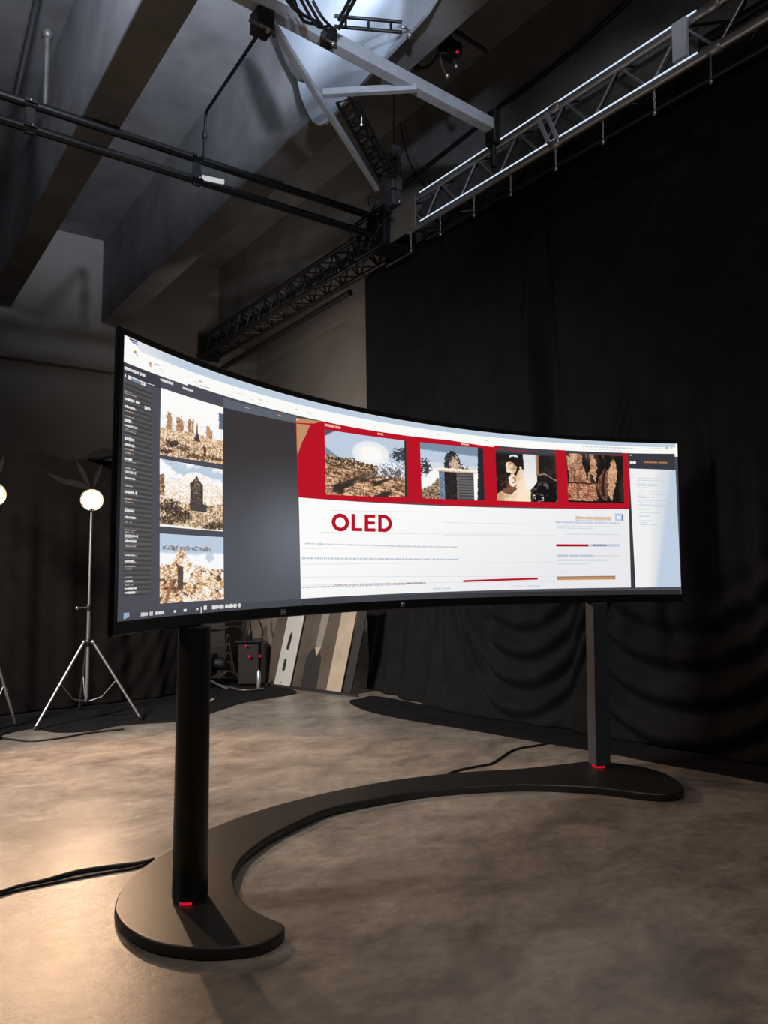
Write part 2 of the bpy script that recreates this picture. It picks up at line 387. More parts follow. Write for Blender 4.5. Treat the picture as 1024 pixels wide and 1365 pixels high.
# top browser bar and its pale blue strip
P.flat([(163.8,442.2),(250,482),(250,514),(163.8,481.7)], WHITE, 2)
zbar = ZT0-0.104
P.tz(TH0, ZT0, TH1, zbar+0.012, (250, 250, 246), 2)
P.grid([(TH0-0.012, ZT0-0.002), (TH1+0.004, ZT0-0.001), (TH1+0.004, ZT0-0.026), (TH0-0.03, ZT0-0.036)], 120, 2,
       lambda u, v: mixc(A(226,227,232), A(190,206,224), sst(0.0, 0.08, u)), 3, False)
for (x, y, w, h, c) in ((168,449,4,2,(150,165,185)),(172,453,10,2,(90,100,125)),(175,457,8,1.5,(120,130,150)),(178,467,3,5,(190,140,95)),(181,472,2,3,(180,160,140)),(198,482,3,6,(200,160,120)),(199,486,3,4,(210,190,170)),
                        (205,484,7,4,(150,175,205)),(211,492,8,2,(230,220,205)),(214,496,7,3,(215,200,180)),(246,502,2,1.5,(190,200,215)),(258,508,6,3,(225,200,160)),(265,507,4,3,(205,150,110)),(266,514,13,3,(190,200,220)),
                        (334,532,3,1.5,(170,185,205)),(345,532,4,2,(200,160,120)),(344,537,5,2,(200,165,130)),(353,535,7,2,(130,150,180)),(355,541,6,1.5,(190,200,215)),(394,545,2,2,(205,165,130)),(410,549,5,4,(225,228,232)),
                        (498,567,4,1,(220,205,190)),(582,579,3,1.2,(190,200,215)),(645,586,5,2,(200,210,222)),(887,596,4,2.5,(215,165,110)),(894,596,2,2,(225,190,150))):
    P.rect(x, y, x+w, y+h, c, 4)
P.words(310,523,325,526,0.012,(228,230,234),4); P.words(372,548,395,552,0.008,(220,222,226),4)
P.words(776,594.5,845,598.5,0.012,(190,200,214),4); P.words(780,599,828,600.5,0.008,(205,212,222),4); P.words(866,597,882,598,0.010,(212,214,214),4)
# left dark header and sidebar
P.flat([(164,483),(214,503),(214,519),(164,500)], DK, 3)
P.words(165,490,193,501,0.014,(240,240,240),5,0.08,0.1); P.words(213,506,230,511.5,0.014,(238,238,238),5,0.08,0.1); P.words(243,517,257,521.5,0.012,(232,232,232),5,0.08,0.1)
P.rect(165.6,498.5,167,503,(235,235,235),5); P.flat([(170,500),(193,510),(193,515),(170,505)], (225,228,235), 5); P.flat([(174,503.5),(187,509),(187,512.5),(174,507)], (125,140,165), 6); P.rect(187,509,191,513,(200,150,110),6)
P.flat([(194,510),(205,513.5),(205,514.2),(194,510.8)], (220,220,220), 5)
def side(u, v):
    st = 0.5+0.5*np.sin(v*2*PI*44)
    return mixc(A(66,65,67), A(96,95,96), sst(0.35, 0.9, st)*(0.5+0.5*vnoise(v*44, u*0.5, 3)))
P.grid([(165,506),(203,521),(200,793),(163.8,795)], 6, 352, side, 3)
yy = 0
for k, (yl, h, ln, colr) in enumerate(((523,.010,16,(170,150,135)),(531,.018,20,(245,245,245)),(540,.016,14,(240,240,240)),(546,.008,13,(190,165,140)),(558,.022,9,(245,245,245)),(566,.018,17,(225,225,225)),(573,.007,15,(175,155,140)),
        (583,.022,13,(235,235,240)),(591,.018,12,(235,235,235)),(597,.008,14,(190,175,165)),(610,.018,10,(240,240,240)),(628,.018,16,(215,215,220)),(636,.014,14,(225,225,225)),(655,.020,17,(240,240,240)),(668,.006,12,(190,160,140)),
        (680,.020,14,(235,235,235)),(689,.018,15,(230,230,230)),(706,.008,15,(185,160,140)),(714,.018,18,(225,225,225)),(721,.018,17,(240,240,240)),(728,.007,15,(190,165,150)),(740,.010,14,(215,215,215)),(748,.012,13,(235,235,235)),
        (755,.008,14,(200,180,165)),(775,.014,11,(240,240,240)),(785,.012,16,(240,240,240)),(790.5,.016,17,(250,250,250)))):
    P.words(165.2, yl, 165.2+ln, yl+(755-yl)*0.02+2.2*(755-yl)/250.0, h*0.62, colr, 5, 0.05, 0.08, 0.008)
for k in range(26):
    yl = 520+k*10.4+random.uniform(-2, 2); P.words(165.3, yl, 165.3+random.uniform(8, 17), yl+(755-yl)*0.02+2.2*(755-yl)/250.0, 0.006, random.choice([(168,150,138),(150,148,150),(190,176,164)]), 4.5, 0.02, 0.05, 0.008)
P.words(192,543,199.5,546,0.014,(235,235,235),5,0.06,0.08)
# left taskbar
P.flat([(164,817),(460,799.5),(460,806),(164,827)], (70,72,80), 3)
P.flat([(164,817),(188,815.5),(172,822),(164,826)], (150,170,195), 4)
P.words(187,819,203,818,0.018,(225,225,228),5,0.03,0.05,0.012); P.words(206,817.5,218,816.5,0.016,(235,235,235),5,0.05,0.07)
for (x, y, w, h) in ((231,813.5,3,3),(244,812,4,3),(261.5,811,2.2,2),(267,809,1,8),(271,807.5,4,5)): P.rect(x, y, x+w, y+h, (225,225,228), 5)
P.words(282,809.3,320,807.2,0.020,(240,240,240),5,0.05,0.09,0.008)
# centre-left dark panel with its soft brightening
def centre(u, v):
    g = sst(0.25, 1.1, u*0.7+v*0.55)*sst(0.1, 0.62, v); base = mixc(A(58,54,55), A(80,82,90), sst(0.15, 0.75, v)*1.0)
    glow = np.exp(-(((u-0.95)/0.55)**2+((v-0.66)/0.28)**2))
    return mixc(base, A(106,112,120), np.clip(glow*0.95, 0, 1))
P.grid([(297.5,541.5),(394.5,564.5),(401,798),(298,806)], 40, 60, centre, 2)
P.flat([(297.5,530.5),(394,554.5),(394.5,564),(297.5,543)], (94,100,110), 3)
P.rect(326,542.5,332,545,(215,170,130),5); P.rect(370.5,552.5,374,555.5,(205,150,100),5)
# ---- photographs on the display
def rag(u, v, k, f=55, seed=301): return k*(fbm(u*f, v*f, seed, 3)-0.5)
def put(c, mask, col): return np.where(mask[..., None], col*np.ones(c.shape), c)
def pic1(u, v):
    c = A(252,251,249)*np.ones(u.shape+(3,)); r = rag(u, v, 1, 60)
    g = fbm(u*70, v*60, 5); c = mixc(c, A(214,226,240), sst(0.30, 0.45, v)*sst(0.52, 0.68, fbm(u*60, v*9, 9))*0.8)
    for x0, w, t0, t1 in ((0.13,0.035,0.34,0.62),(0.16,0.02,0.40,0.62),(0.29,0.045,0.36,0.66),(0.34,0.02,0.42,0.6),(0.45,0.03,0.37,0.60),(0.50,0.02,0.36,0.58),(0.75,0.03,0.40,0.62),(0.80,0.02,0.44,0.62),(0.57,0.016,0.40,0.62)):
        q = (np.abs(u-x0+0.02*r) < w*(1+1.2*r)) & (v > t0+0.12*r) & (v < t1); c = put(c, q, mixc(A(206,160,116), A(140,98,70), sst(0.4,0.7,g)))
    hz = 0.575+0.03*r+0.02*np.sin(u*9); gc = mixc(A(250,230,202), A(178,132,92), sst(0.36, 0.66, g)); gc = mixc(gc, A(84,62,50), sst(0.60, 0.70, fbm(u*48, v*48, 14))*sst(0.62, 0.95, v))
    c = put(c, v > hz, gc)
    for x0, y0, a, b_, col in ((0.19,0.80,0.14,0.07,A(60,56,52)),(0.36,0.84,0.10,0.055,A(104,82,64)),(0.55,0.94,0.2,0.04,A(92,70,54)),(0.85,0.92,0.16,0.04,A(104,76,58)),(0.08,0.93,0.12,0.04,A(80,62,50))):
        c = put(c, ((u-x0)/a)**2+((v-y0)/b_)**2+2.6*r < 0.8, mixc(col*np.ones(c.shape), A(150,112,80), sst(0.55,0.75,g)))
    c = put(c, (np.abs(u-0.575) < 0.02*(0.5+2.0*sst(0.52,0.70,v))+0.01*r) & (v > 0.50) & (v < 0.69), A(72,66,66))
    c = put(c, (np.abs(u-0.70) < 0.022+0.03*r) & (v > 0.74) & (v < 0.92), A(112,64,50))
    return put(c, (u > 0.925+0.03*r) & (v > 0.12) & (v < 0.40), A(96,108,126))
P.grid([(214,517),(297.3,543),(297,619),(212.3,606)], 170, 130, pic1, 4)
def pic2(u, v):
    r = rag(u, v, 1, 60); n = fbm(u*5, v*5, 31); g = fbm(u*60, v*60, 33)
    c = mixc(A(190,206,224), A(250,250,250), sst(0.46, 0.62, fbm(u*5+v*3, v*7-u*2, 37)))
    hill = v > 0.28-0.17*np.exp(-((u-0.58)/0.24)**2)+0.05*(n-0.5)+0.03*r
    c = put(c, hill, mixc(A(253,250,244), A(220,186,146), sst(0.46, 0.66, g)*sst(0.10, 0.75, v+0.25*n)))
    c = put(c, v > 0.58+0.10*(n-0.5)+0.05*r, mixc(A(246,224,192), A(134,98,68), sst(0.36, 0.70, g)))
    for x0, y0, a, b_ in ((0.16,0.72,0.16,0.14),(0.30,0.80,0.20,0.12),(0.12,0.90,0.16,0.08),(0.80,0.94,0.12,0.05),(0.93,0.90,0.10,0.07)):
        c = put(c, ((u-x0)/a)**2+((v-y0)/b_)**2+3.0*r < 0.9, mixc(A(58,52,47), A(146,112,84), sst(0.5,0.72,fbm(u*80,v*80,39))))
    wd = 0.105-0.105*sst(0.30, 0.14, v)**0.5*0.95
    c = put(c, (np.abs(u-0.575+0.02*r) < wd+0.015*r) & (v > 0.16) & (v < 0.70), mixc(A(96,84,76), A(56,50,52), sst(0.4,0.6,g)))
    c = put(c, (np.abs(u-0.575) < wd*0.55) & (v > 0.22) & (v < 0.45), mixc(A(150,120,92), A(70,62,58), sst(0.4,0.6,g)))
    c = put(c, (np.abs(u-0.62) < 0.12+0.03*r) & (v > 0.60+0.05*r) & (v < 0.715), A(76,70,68))
    c = put(c, (u < 0.075+0.03*r) & (v > 0.22+0.1*r) & (v < 0.54), mixc(A(104,80,64), A(196,156,116), sst(0.4,0.6,g)))
    return put(c, v > 0.965+0.02*r+0.02*sst(0.4,0.6,u), A(246,240,234))
P.grid([(212.3,611),(296.3,626),(296.3,708.5),(212.3,701.5)], 170, 140, pic2, 4)
def pic3(u, v):
    r = rag(u, v, 1, 60); g = fbm(u*56, v*56, 41); n = fbm(u*5, v*5, 43)
    c = A(188,205,224)*np.ones(u.shape+(3,)); c = mixc(c, A(250,250,250), sst(0.25, 0.30, v+0.05*(n-0.5)+0.03*r)*0.95)
    c = put(c, (v > 0.175+0.02*(n-0.5)+0.05*r) & (v < 0.235+0.06*r) & (u > 0.04) & (u < 0.80) & (g > 0.42), mixc(A(92,102,118), A(200,170,140), sst(0.5,0.7,g)))
    top = 0.46-0.26*np.exp(-((u-0.32)/0.10)**2)+0.06*sst(0.5,0.85,u)+0.06*(n-0.5)+0.12*r
    bc = mixc(A(252,236,210), A(190,142,98), sst(0.38, 0.64, g)); bc = mixc(bc, A(96,70,52), sst(0.58, 0.70, fbm(u*15, v*15, 47)+0.25*r)*0.9)
    bc = put(bc, (fbm(u*8, v*8, 49)+0.5*r > 0.60) & (u > 0.35), A(252,248,240)); c = put(c, v > top, bc)
    c = put(c, (np.abs(u-0.31+0.03*r) < 0.045) & (v > 0.48) & (v < 0.79), mixc(A(70,62,56), A(112,92,74), g))
    c = put(c, (np.abs(u-0.10-0.30*(0.95-v)+0.03*r) < 0.028) & (v > 0.66), A(164,112,80))
    return put(c, ((u-0.78)/0.08)**2+((v-0.33)/0.08)**2+1.5*r < 0.8, A(196,210,226))
P.grid([(212.3,711),(297.4,716.2),(298,799),(212.3,804.6)], 170, 140, pic3, 4)
# red banner
P.flat([(394,556.5),(433,562.5),(434.5,666),(398,663)], RED, 3)
P.flat([(432.5,562.5),(540,580.5),(542,670.5),(434,666)], RED, 3)
P.flat([(539.5,580.5),(600,586.8),(602,673.5),(541.5,670.5)], RED, 3)
P.flat([(599.5,586.8),(667,597.5),(669,676),(601.5,673.5)], RED, 3)
P.flat([(658,594),(838,604),(838.8,679),(660,675)], RED, 3)
P.flat([(664,594.5),(829.5,603.5),(829.5,607),(666,598.5)], (66,68,78), 5)
P.flat([(740,599.5),(754,600.5),(756,640),(742,640)], RED, 7); P.flat([(829.6,604),(836.2,604.3),(838.5,650),(832,650)], RED, 7)
def flatp(pts, col, layer):           # small polygon fan
    q = [scr(*p) for p in pts]; V = [cyl(a, z, DR-0.0006*layer) for a, z in q]
    n0 = P.n; P.v.append(np.array(V)); P.c.append(np.tile(np.array(col, float), (len(V), 1)))
    P.f.append(np.array([[0, i, i+1, i+1] for i in range(1, len(V)-1)])[:, :3]+n0) if False else P.f.append(np.array([[0, i, i+1, min(i+2, len(V)-1)] for i in range(1, len(V)-1, 2)])+n0); P.n += len(V)
flatp([(394.4,557),(428,562),(418,564.5),(394.6,563.5)], (190,144,104), 5)
flatp([(394.8,564.8),(413,566.5),(411,571),(408,579),(402,590),(398.5,600),(396.5,606),(395.6,600)], (190,144,104), 5)
P.rect(394.5,559,396.5,560.5,(245,230,220),6)
P.words(432.5,566,453.5,570.5,0.016,(238,205,180),5,0.07,0.09); P.words(503,578,510.5,579.5,0.013,(235,200,175),5,0.06,0.07); P.words(614,591.7,625,593,0.012,(235,210,190),5,0.06,0.08)
def picA(u, v):
    n = fbm(u*6, v*6, 51); g = fbm(u*80, v*50, 53); r = rag(u, v, 1, 60, 305)
    d = np.sqrt(((u-0.56)/0.42)**2+((v-0.30)/0.40)**2)
    c = mixc(A(250,249,246), A(234,236,240), sst(0.25, 0.45, d)); c = mixc(c, A(190,206,224), sst(0.50, 0.58, d)); ray_ = np.abs(u-0.56)-0.9*(0.55-v)
    c = mixc(c, A(120,140,162), sst(0.05, 0.09, ray_-0.28+0.2*v)*sst(0.6, 0.7, d)); c = mixc(c, A(80,86,98), sst(0.02, 0.06, 0.16-u-1.2*v))
    top = 0.36+0.20*u+0.08*(n-0.5)+0.07*r
    hv = fbm(u*14+v*10, v*60-u*14, 55); gc = mixc(A(238,198,156), A(98,66,48), sst(0.34, 0.66, hv*0.5+g*0.5)); gc = mixc(gc, A(58,48,44), sst(0.54,0.66,fbm(u*4-v*2,v*14+u*8,57))*sst(0.45,0.8,v)); gc = mixc(gc, A(66,58,50), (1-sst(0.0, 0.20, v-top-0.1*(1-u)*0.6))*sst(0.40,0.55,g))
    c = put(c, v > top, gc)
    c = put(c, (v > 0.42+0.15*r) & (v < 0.60+0.16*(n-0.5)+0.2*r) & (u > 0.64-0.1*r), mixc(A(250,249,246), A(140,155,178), sst(0.48,0.62,g)))
    c = put(c, ((u-0.97)/0.15)**2+((v-0.27)/0.13)**2+3.0*r < 0.8, A(64,68,78))
    for x0, y0, a in ((0.72,0.60,0.06),(0.88,0.60,0.07),(0.80,0.55,0.04)): c = put(c, ((u-x0)/a)**2+((v-y0)/(a*1.2))**2+3.4*r < 0.6, A(104,96,92))
    return put(c, u > 0.978, A(44,46,50))
P.grid([(432.3,572.3),(541,587.5),(542,663.3),(434,659.2)], 190, 130, picA, 5)
def picB(u, v):
    n = fbm(u*6, v*6, 61); g = fbm(u*60, v*60, 63); r = rag(u, v, 1, 50, 307)
    c = mixc(A(122,142,164), A(190,206,224), sst(0.10, 0.14, v-0.05*u+0.03*r)); c = mixc(c, A(216,219,228), sst(0.30, 0.34, v-0.05*u)); c = mixc(c, A(250,250,248), sst(0.42, 0.46, v+0.1*(n-0.5)))
    c = put(c, (v > 0.82-0.24*sst(0.05,0.35,u)+0.10*r) & (u < 0.36), mixc(A(206,172,136), A(80,66,56), sst(0.35,0.65,g)))
    c = put(c, ((u-0.06)/0.11)**2+((v-0.44)/0.15)**2+3.2*r < 0.8, A(58,62,70))
    c = put(c, (np.abs(u-0.50+0.02*r) < 0.13+0.04*r) & (v > 0.10+0.16*((u-0.50)/0.13)**2+0.06*r) & (v < 0.46), mixc(A(38,40,46), A(76,76,82), sst(0.4,0.7,g)))
    c = put(c, (np.abs(u-0.68) < 0.10+0.1*r) & (v > 0.34+0.5*(u-0.62)+0.3*r) & (v < 0.46), mixc(A(60,60,66), A(150,130,110), sst(0.5,0.7,g)))
    c = put(c, (np.abs(u-0.54) < 0.07+0.1*r) & (v > 0.26+0.3*r) & (v < 0.46), mixc(A(252,238,214), A(160,116,84), g))
    c = put(c, (v > 0.43+0.05*r) & (v < 0.50) & (u > 0.26) & (u < 0.88), mixc(A(252,242,226), A(190,145,105), sst(0.45,1.0,(v-0.42)/0.08+0.6*r)))
    bc = np.where((u < 0.37)[..., None], mixc(A(128,150,176), A(92,104,122), sst(0.4,0.6,g)), np.where((u < 0.60)[..., None], mixc(A(36,33,34), A(66,60,58), sst(0.5,0.8,g)), np.where((np.sin(v*120) > 0.1)[..., None], A(104,104,106), A(72,72,76))))
    c = put(c, (v >= 0.50) & (u > 0.28) & (u < 0.84), bc)
    c = put(c, (u > 0.56) & (u < 0.60) & (v >= 0.50), mixc(A(90,84,80), A(150,124,100), sst(0.5,0.7,g)))
    return put(c, (u > 0.90-0.02*r-0.03*(v-0.5)) , A(40,42,48))
P.grid([(559.5,589.5),(643.5,597.5),(645.7,667.3),(562,664)], 150, 120, picB, 5)
def picC(u, v):
    g = fbm(u*50, v*50, 71); n = fbm(u*7, v*7, 73); r = rag(u, v, 1, 22, 309); r2 = rag(u, v, 1, 60, 311)
    c = mixc(A(32,28,27), A(72,62,55), sst(0.45, 0.8, n*0.7+0.3*g)); c = mixc(A(64,66,74), c, sst(0.03, 0.10, v))
    c = put(c, (np.abs(u-0.30) < 0.07+0.05*r2) & (np.abs(v-0.10-0.5*(u-0.30)**2*10) < 0.018+0.02*r2), A(225,230,240))
    sh = (v > 0.86-0.50*np.exp(-((u-0.42)/0.15)**2)-0.06*(u < 0.3)+0.05*r) & (u < 0.56+0.03*r)
    c = put(c, sh, mixc(A(196,152,116), A(250,228,200), sst(0.05, 0.50, u+0.3*(v-0.6)+0.25*r)))
    c = put(c, (((u-0.20)/0.13)**2+((v-0.74)/0.14)**2+1.2*r < 0.9) & (v < 0.9), mixc(A(132,84,66), A(72,50,42), sst(0.3,0.7,n+0.4*r2)))
    c = put(c, ((u-0.25)/0.095)**2+((v-0.34)/0.12)**2+0.9*r < 0.9, mixc(A(244,220,188), A(150,108,82), sst(-0.05, 0.12, (u-0.25)+0.35*(v-0.34)*-1+0.2*r)))
    c = put(c, ((u-0.27)/0.065)**2+((v-0.57)/0.14)**2+0.9*r < 0.9, mixc(A(250,236,214), A(176,130,100), sst(-0.03, 0.07, (u-0.27)+0.3*r)))
    c = put(c, (np.abs((v-0.74)+0.9*(u-0.08)) < 0.06+0.04*r) & (u < 0.17), A(38,34,36))
    c = put(c, ((u-0.41)/0.02)**2+((v-0.33)/0.025)**2+r2 < 1, A(246,226,200))
    cu = (u > 0.455+0.03*v) & (u < 0.675) & (v > 0.06) & (v < 0.77-2.2*np.maximum(0, u-0.56)**1.2)
    c = put(c, cu, mixc(A(222,224,230), A(240,238,232), sst(0.0,0.7,v)))
    c = put(c, (u > 0.665) & (u < 0.72+0.02*r) & (v > 0.07) & (v < 0.46+0.2*r), mixc(A(180,140,110), A(110,84,70), sst(0.665,0.73,u)))
    hb = (((u-0.80)/0.22)**2+((v-0.94)/0.36)**2+0.6*r < 1); c = put(c, hb, mixc(A(22,20,22), A(110,98,90), sst(0.60,0.78,fbm(u*10+v*9,v*5-u*10,75))))
    c = put(c, (np.abs(v-0.50-0.06*np.sin(u*14)) < 0.012+0.02*r2) & (u > 0.70), A(150,130,114))
    return put(c, ((np.abs(u-0.62) < 0.02) | (np.abs(u-0.76) < 0.02)) & (v > 0.86) & (v < 0.98) & (g > 0.5), A(220,215,210))
P.grid([(660,599),(740.3,603.8),(742.6,669.7),(662.3,667.3)], 150, 124, picC, 5)
def picD(u, v):
    g = fbm(u*56, v*56, 81); n = fbm(u*8, v*3, 83); r = rag(u, v, 1, 18, 313)
    c = mixc(A(28,24,22), A(78,62,50), sst(0.45, 0.8, fbm(u*6, v*3.5, 85)))
    rock = mixc(A(236,196,156), A(130,82,62), sst(0.32, 0.68, g*0.5+n*0.5)); rock = mixc(rock, A(60,46,40), sst(0.60,0.70,fbm(u*16,v*4,89)))
    a = (u < 0.46+0.10*r) & (v < 0.96) & ~((np.abs(u-0.36+0.05*r) < 0.045+0.03*np.sin(v*9)) & (v > 0.06) & (v < 0.54)); a &= u > 0.05*v
    c = put(c, a, rock)
    c = put(c, (np.abs(u-0.475+0.08*r) < 0.05*np.sin(np.clip(v/0.56,0,1)*PI)**0.6) & (v < 0.56), mixc(A(232,190,150), A(150,104,78), sst(0.3,0.7,g)))
    s_ = (v > 0.60+0.05*r) & (u < 0.52+0.06*r) & (v < 0.955)
    c = put(c, s_, mixc(A(216,168,130), A(120,76,58), sst(0.35,0.65,g))); c = put(c, s_ & (fbm(u*90, v*90, 87, 2) > 0.70), A(190,30,46))
    c = put(c, s_ & (np.abs(np.sin(u*17+3*r)) < 0.14), A(84,52,42)); c = put(c, (np.abs(v-0.60-0.05*r) < 0.018) & (u < 0.5), A(70,48,40))
    w = 0.085*np.sin(np.clip((v-0.06)/0.88, 0, 1)*PI)**0.7+0.05*r; c = put(c, np.abs(u-0.80-0.035*np.sin(v*5+1)) < w, mixc(A(222,180,140), A(150,102,76), sst(0.36,0.7,g*0.6+n*0.4)))
    w = 0.085*np.sin(np.clip((v-0.30)/0.66, 0, 1)*PI)**0.6+0.06*r; c = put(c, np.abs(u-0.655-0.03*np.sin(v*7)) < w, mixc(A(150,98,76), A(74,50,42), sst(0.4,0.7,g)))
    c = put(c, np.abs(u-0.655-0.03*np.sin(v*7)) < w*0.35, A(46,34,30))
    return put(c, v > 0.965, A(26,24,24))
P.grid([(754.3,603.5),(829.8,608),(832.2,671.2),(757.4,669.3)], 150, 124, picD, 5)
# white page
P.grid([(398,663.2),(838.6,678.7),(841,783),(401,798)], 110, 20, lambda u, v: mixc(A(252,252,250), A(232,233,236), sst(0.1, 1.0, u*0.75+v*0.35)), 4)
# letters
LR = (184, 18, 40)
P.ring(453.3, 696.5, 11.6, 6.6, LR, 6)
P.flat([(468,685),(472.7,685.2),(472.7,708),(468,708)], LR, 6); P.flat([(472.5,703.8),(482.4,704),(482.4,708.3),(472.5,708.1)], LR, 6)
P.flat([(485.6,685.7),(490.5,685.9),(490.5,708.7),(485.6,708.5)], LR, 6)
for y0, y1, x1 in ((685.9,690.2,499.8),(695,699,499.4),(704.2,708.7,500.2)): P.flat([(490.3,y0),(x1,y0+.2),(x1,y1+.2),(490.3,y1)], LR, 6)
P.flat([(503.6,686.2),(508.4,686.4),(508.4,709.2),(503.6,709)], LR, 6)
P.ring(510.6, 697.7, 11.5, 6.7, LR, 6, -90, 90, 24); 
P.flat([(508.2,686.4),(510.8,686.5),(510.8,691.2),(508.2,691.1)], LR, 6); P.flat([(508.2,704.3),(510.8,704.3),(510.8,709.2),(508.2,709.1)], LR, 6)
# page rules and illegible text lines
for (xa, ya, xb, yb) in ((440,680,700,682),(425,709,690,712),(402,731,610,728.5),(402,752,740,749),(402,769,740,768),(403,780,740,775),(590,696,740,698),(590,713,740,713.5)):
    P.flat([(xa,ya),(xb,yb),(xb,yb+0.7),(xa,ya+0.7)], (222,222,224), 5)
P.words(406,727.5,610,727,0.010,(176,186,204),6); P.words(402,746.5,610,743.8,0.011,(160,174,198),6); P.words(402,782.5,540,779.5,0.010,(165,178,200),6); P.words(445,779,565,777.5,0.008,(190,150,130),6); P.words(541,777.5,567,777,0.010,(90,100,140),6); P.words(577,785,600,784.3,0.012,(190,200,220),6)
P.flat([(617,773.3),(716.5,770),(716.5,772.6),(617,776)], RED, 6)
P.words(680,782,697,781,0.014,(215,218,224),6); P.words(703,781.5,720,780.6,0.012,(190,200,222),6)
P.words(767,690.7,814.5,690.9,0.026,(214,170,128),6,0.2,0.3,0.012); P.flat([(766.8,693.6),(814.4,694),(814.4,694.8),(766.8,694.4)], (150,160,185), 6)
P.flat([(819.5,684.2),(830.5,684.8),(831,694.4),(819.5,694)], (186,204,224), 6); P.rect(822,688,827,692,(240,242,244),7); P.rect(828.6,686,830.2,694,(90,105,135),7)
P.words(740,696.3,826,697.3,0.016,(172,190,214),6); P.words(741,701,814,702,0.010,(214,214,216),6); P.words(742,704.3,790,704.3,0.010,(198,206,216),6); P.words(754,712,826,712.5,0.012,(205,210,220),6)
P.flat([(741,725.3),(784,725.5),(784,728.6),(741,728.6)], RED, 6); P.flat([(784,725.5),(826.5,725.3),(826.5,728.7),(784,728.6)], (188,205,224), 6); P.words(790,726.8,808,726.9,0.016,(80,95,120),7,0.05,0.07)
P.words(742,741,792,741,0.020,(170,184,206),6,0.08,0.1); P.words(793,741,828,741,0.008,(214,200,190),6); P.words(742,746.6,808,746.8,0.014,(182,196,216),6); P.words(742,752,785,751.6,0.010,(206,208,212),6); P.words(747,763,764,762.5,0.016,(222,222,224),6)
P.flat([(742,769.4),(820,768.2),(820,772.2),(742,773)], (190,142,104), 6); P.flat([(742,768.6),(820,767.6),(820,768.5),(742,769.5)], (120,96,80), 6); P.flat([(742,773),(820,772.2),(820,773),(742,774)], (240,215,185), 6)
# divider, right panel
P.flat([(836.2,604),(840,604.2),(847,784),(840.8,784)], (60,58,62), 5)
P.flat([(838,604.2),(899,605),(900,626.5),(838.8,624.5)], (58,59,66), 6)
P.grid([(838.6,624.6),(900.2,626.2),(907.4,782),(847,783.2)], 40, 40, lambda u, v: mixc(mixc(A(240,240,240), A(216,219,226), sst(0.35, 0.7, u+0.25*v-0.1)), A(190,206,224), sst(0.62, 0.72, u*0.75+v*0.32)), 6)
P.ring(841.2,616.6,2.1,0.2,(240,240,242),7,0,360,14); P.ring(845.3,616.6,2.1,0.2,(240,240,242),7,0,360,14); P.rect(839.4,606.2,841.4,607.6,(220,220,220),7)
P.words(858,616.4,889,616.6,0.014,(196,130,100),7,0.1,0.12,0.008)
for i, (xa, xb, y) in enumerate(((848.5,880,637.6),(850,886,640.5),(848,876,645),(849,876,647.3),(849,866,650),(849.5,889,654.8),(850,888,658.5),(849,860,661),(850,872,663.2),(849,890,667),(850,878,670),(850,894,673),(851,894,674.6),(851,867,679),(852,880,683.3),(851,867,688),(851.5,870,693.8),(853,863,696.5),(852.5,877,699.5))):
    P.words(xa, y, xb, y+0.4, 0.008, (196,206,222) if i % 3 else (186,198,218), 8, 0.03, 0.12, 0.006)
# bottom taskbar, right portion
P.flat([(401,798.3),(460,796),(460,806),(401,809.5)], (66,68,77), 5)
P.grid([(TH0-0.02, 1.222), (TH1+0.002, 1.222), (TH1+0.002, ZB0), (TH0-0.02, ZB0)], 150, 1, lambda u, v: mixc(A(72,74,82), A(44,43,45), sst(0.3, 0.9, u)), 4.5, False)
P.build('display_panel', display_root)['label'] = 'lit screen panel showing a web page and photos'

# badge on the chin and round button
zc = ZB0-0.026
def chin(x): return scr(x, 805)[0]
b = MB(); t = chin(376.5); hw = 0.017/DR; hh = 0.0125
def cb(b, ta, za, tb, zb_, r=DR-0.0095, k=0.004):
    q = [cyl(ta, za, r), cyl(tb, za, r), cyl(tb, zb_, r), cyl(ta, zb_, r)]; q2 = [cyl(a, z, r+k) for a, z in ((ta,za),(tb,za),(tb,zb_),(ta,zb_))]
    b.add(q+q2, [[0,1,2,3],[7,6,5,4],[0,4,5,1],[1,5,6,2],[2,6,7,3],[3,7,4,0]])
e = 0.0022/DR
cb(b, t+hw, zc+hh, t-hw, zc+hh-0.003); cb(b, t+hw, zc-hh+0.003, t-hw, zc-hh); cb(b, t+hw, zc+hh, t+hw-e, zc-hh); cb(b, t-hw+e, zc+hh, t-hw, zc-hh)
for k in range(4): cb(b, t+hw*0.7-k*hw*0.36, zc+0.005-0.001*(k%2), t+hw*0.7-k*hw*0.36-hw*0.26, zc-0.006+0.002*(k%2))
b.build('logo_badge', M['badge'], display_root)['label'] = 'small silver rectangular logo badge'
b = MB(); t = chin(535.5); p = cyl(t, zc, DR-0.0125); n = (p-Vector((DCX, DCY, zc))).normalized()
m = Matrix.Translation(p) @ n.to_track_quat('Z', 'Y').to_matrix().to_4x4()
b.lathe([(0.004, -0.002), (0.012, -0.001), (0.0135, 0.002), (0.0135, 0.008)], 20, m); b.build('power_button', M['chrome'], display_root)['label'] = 'round bright power button'

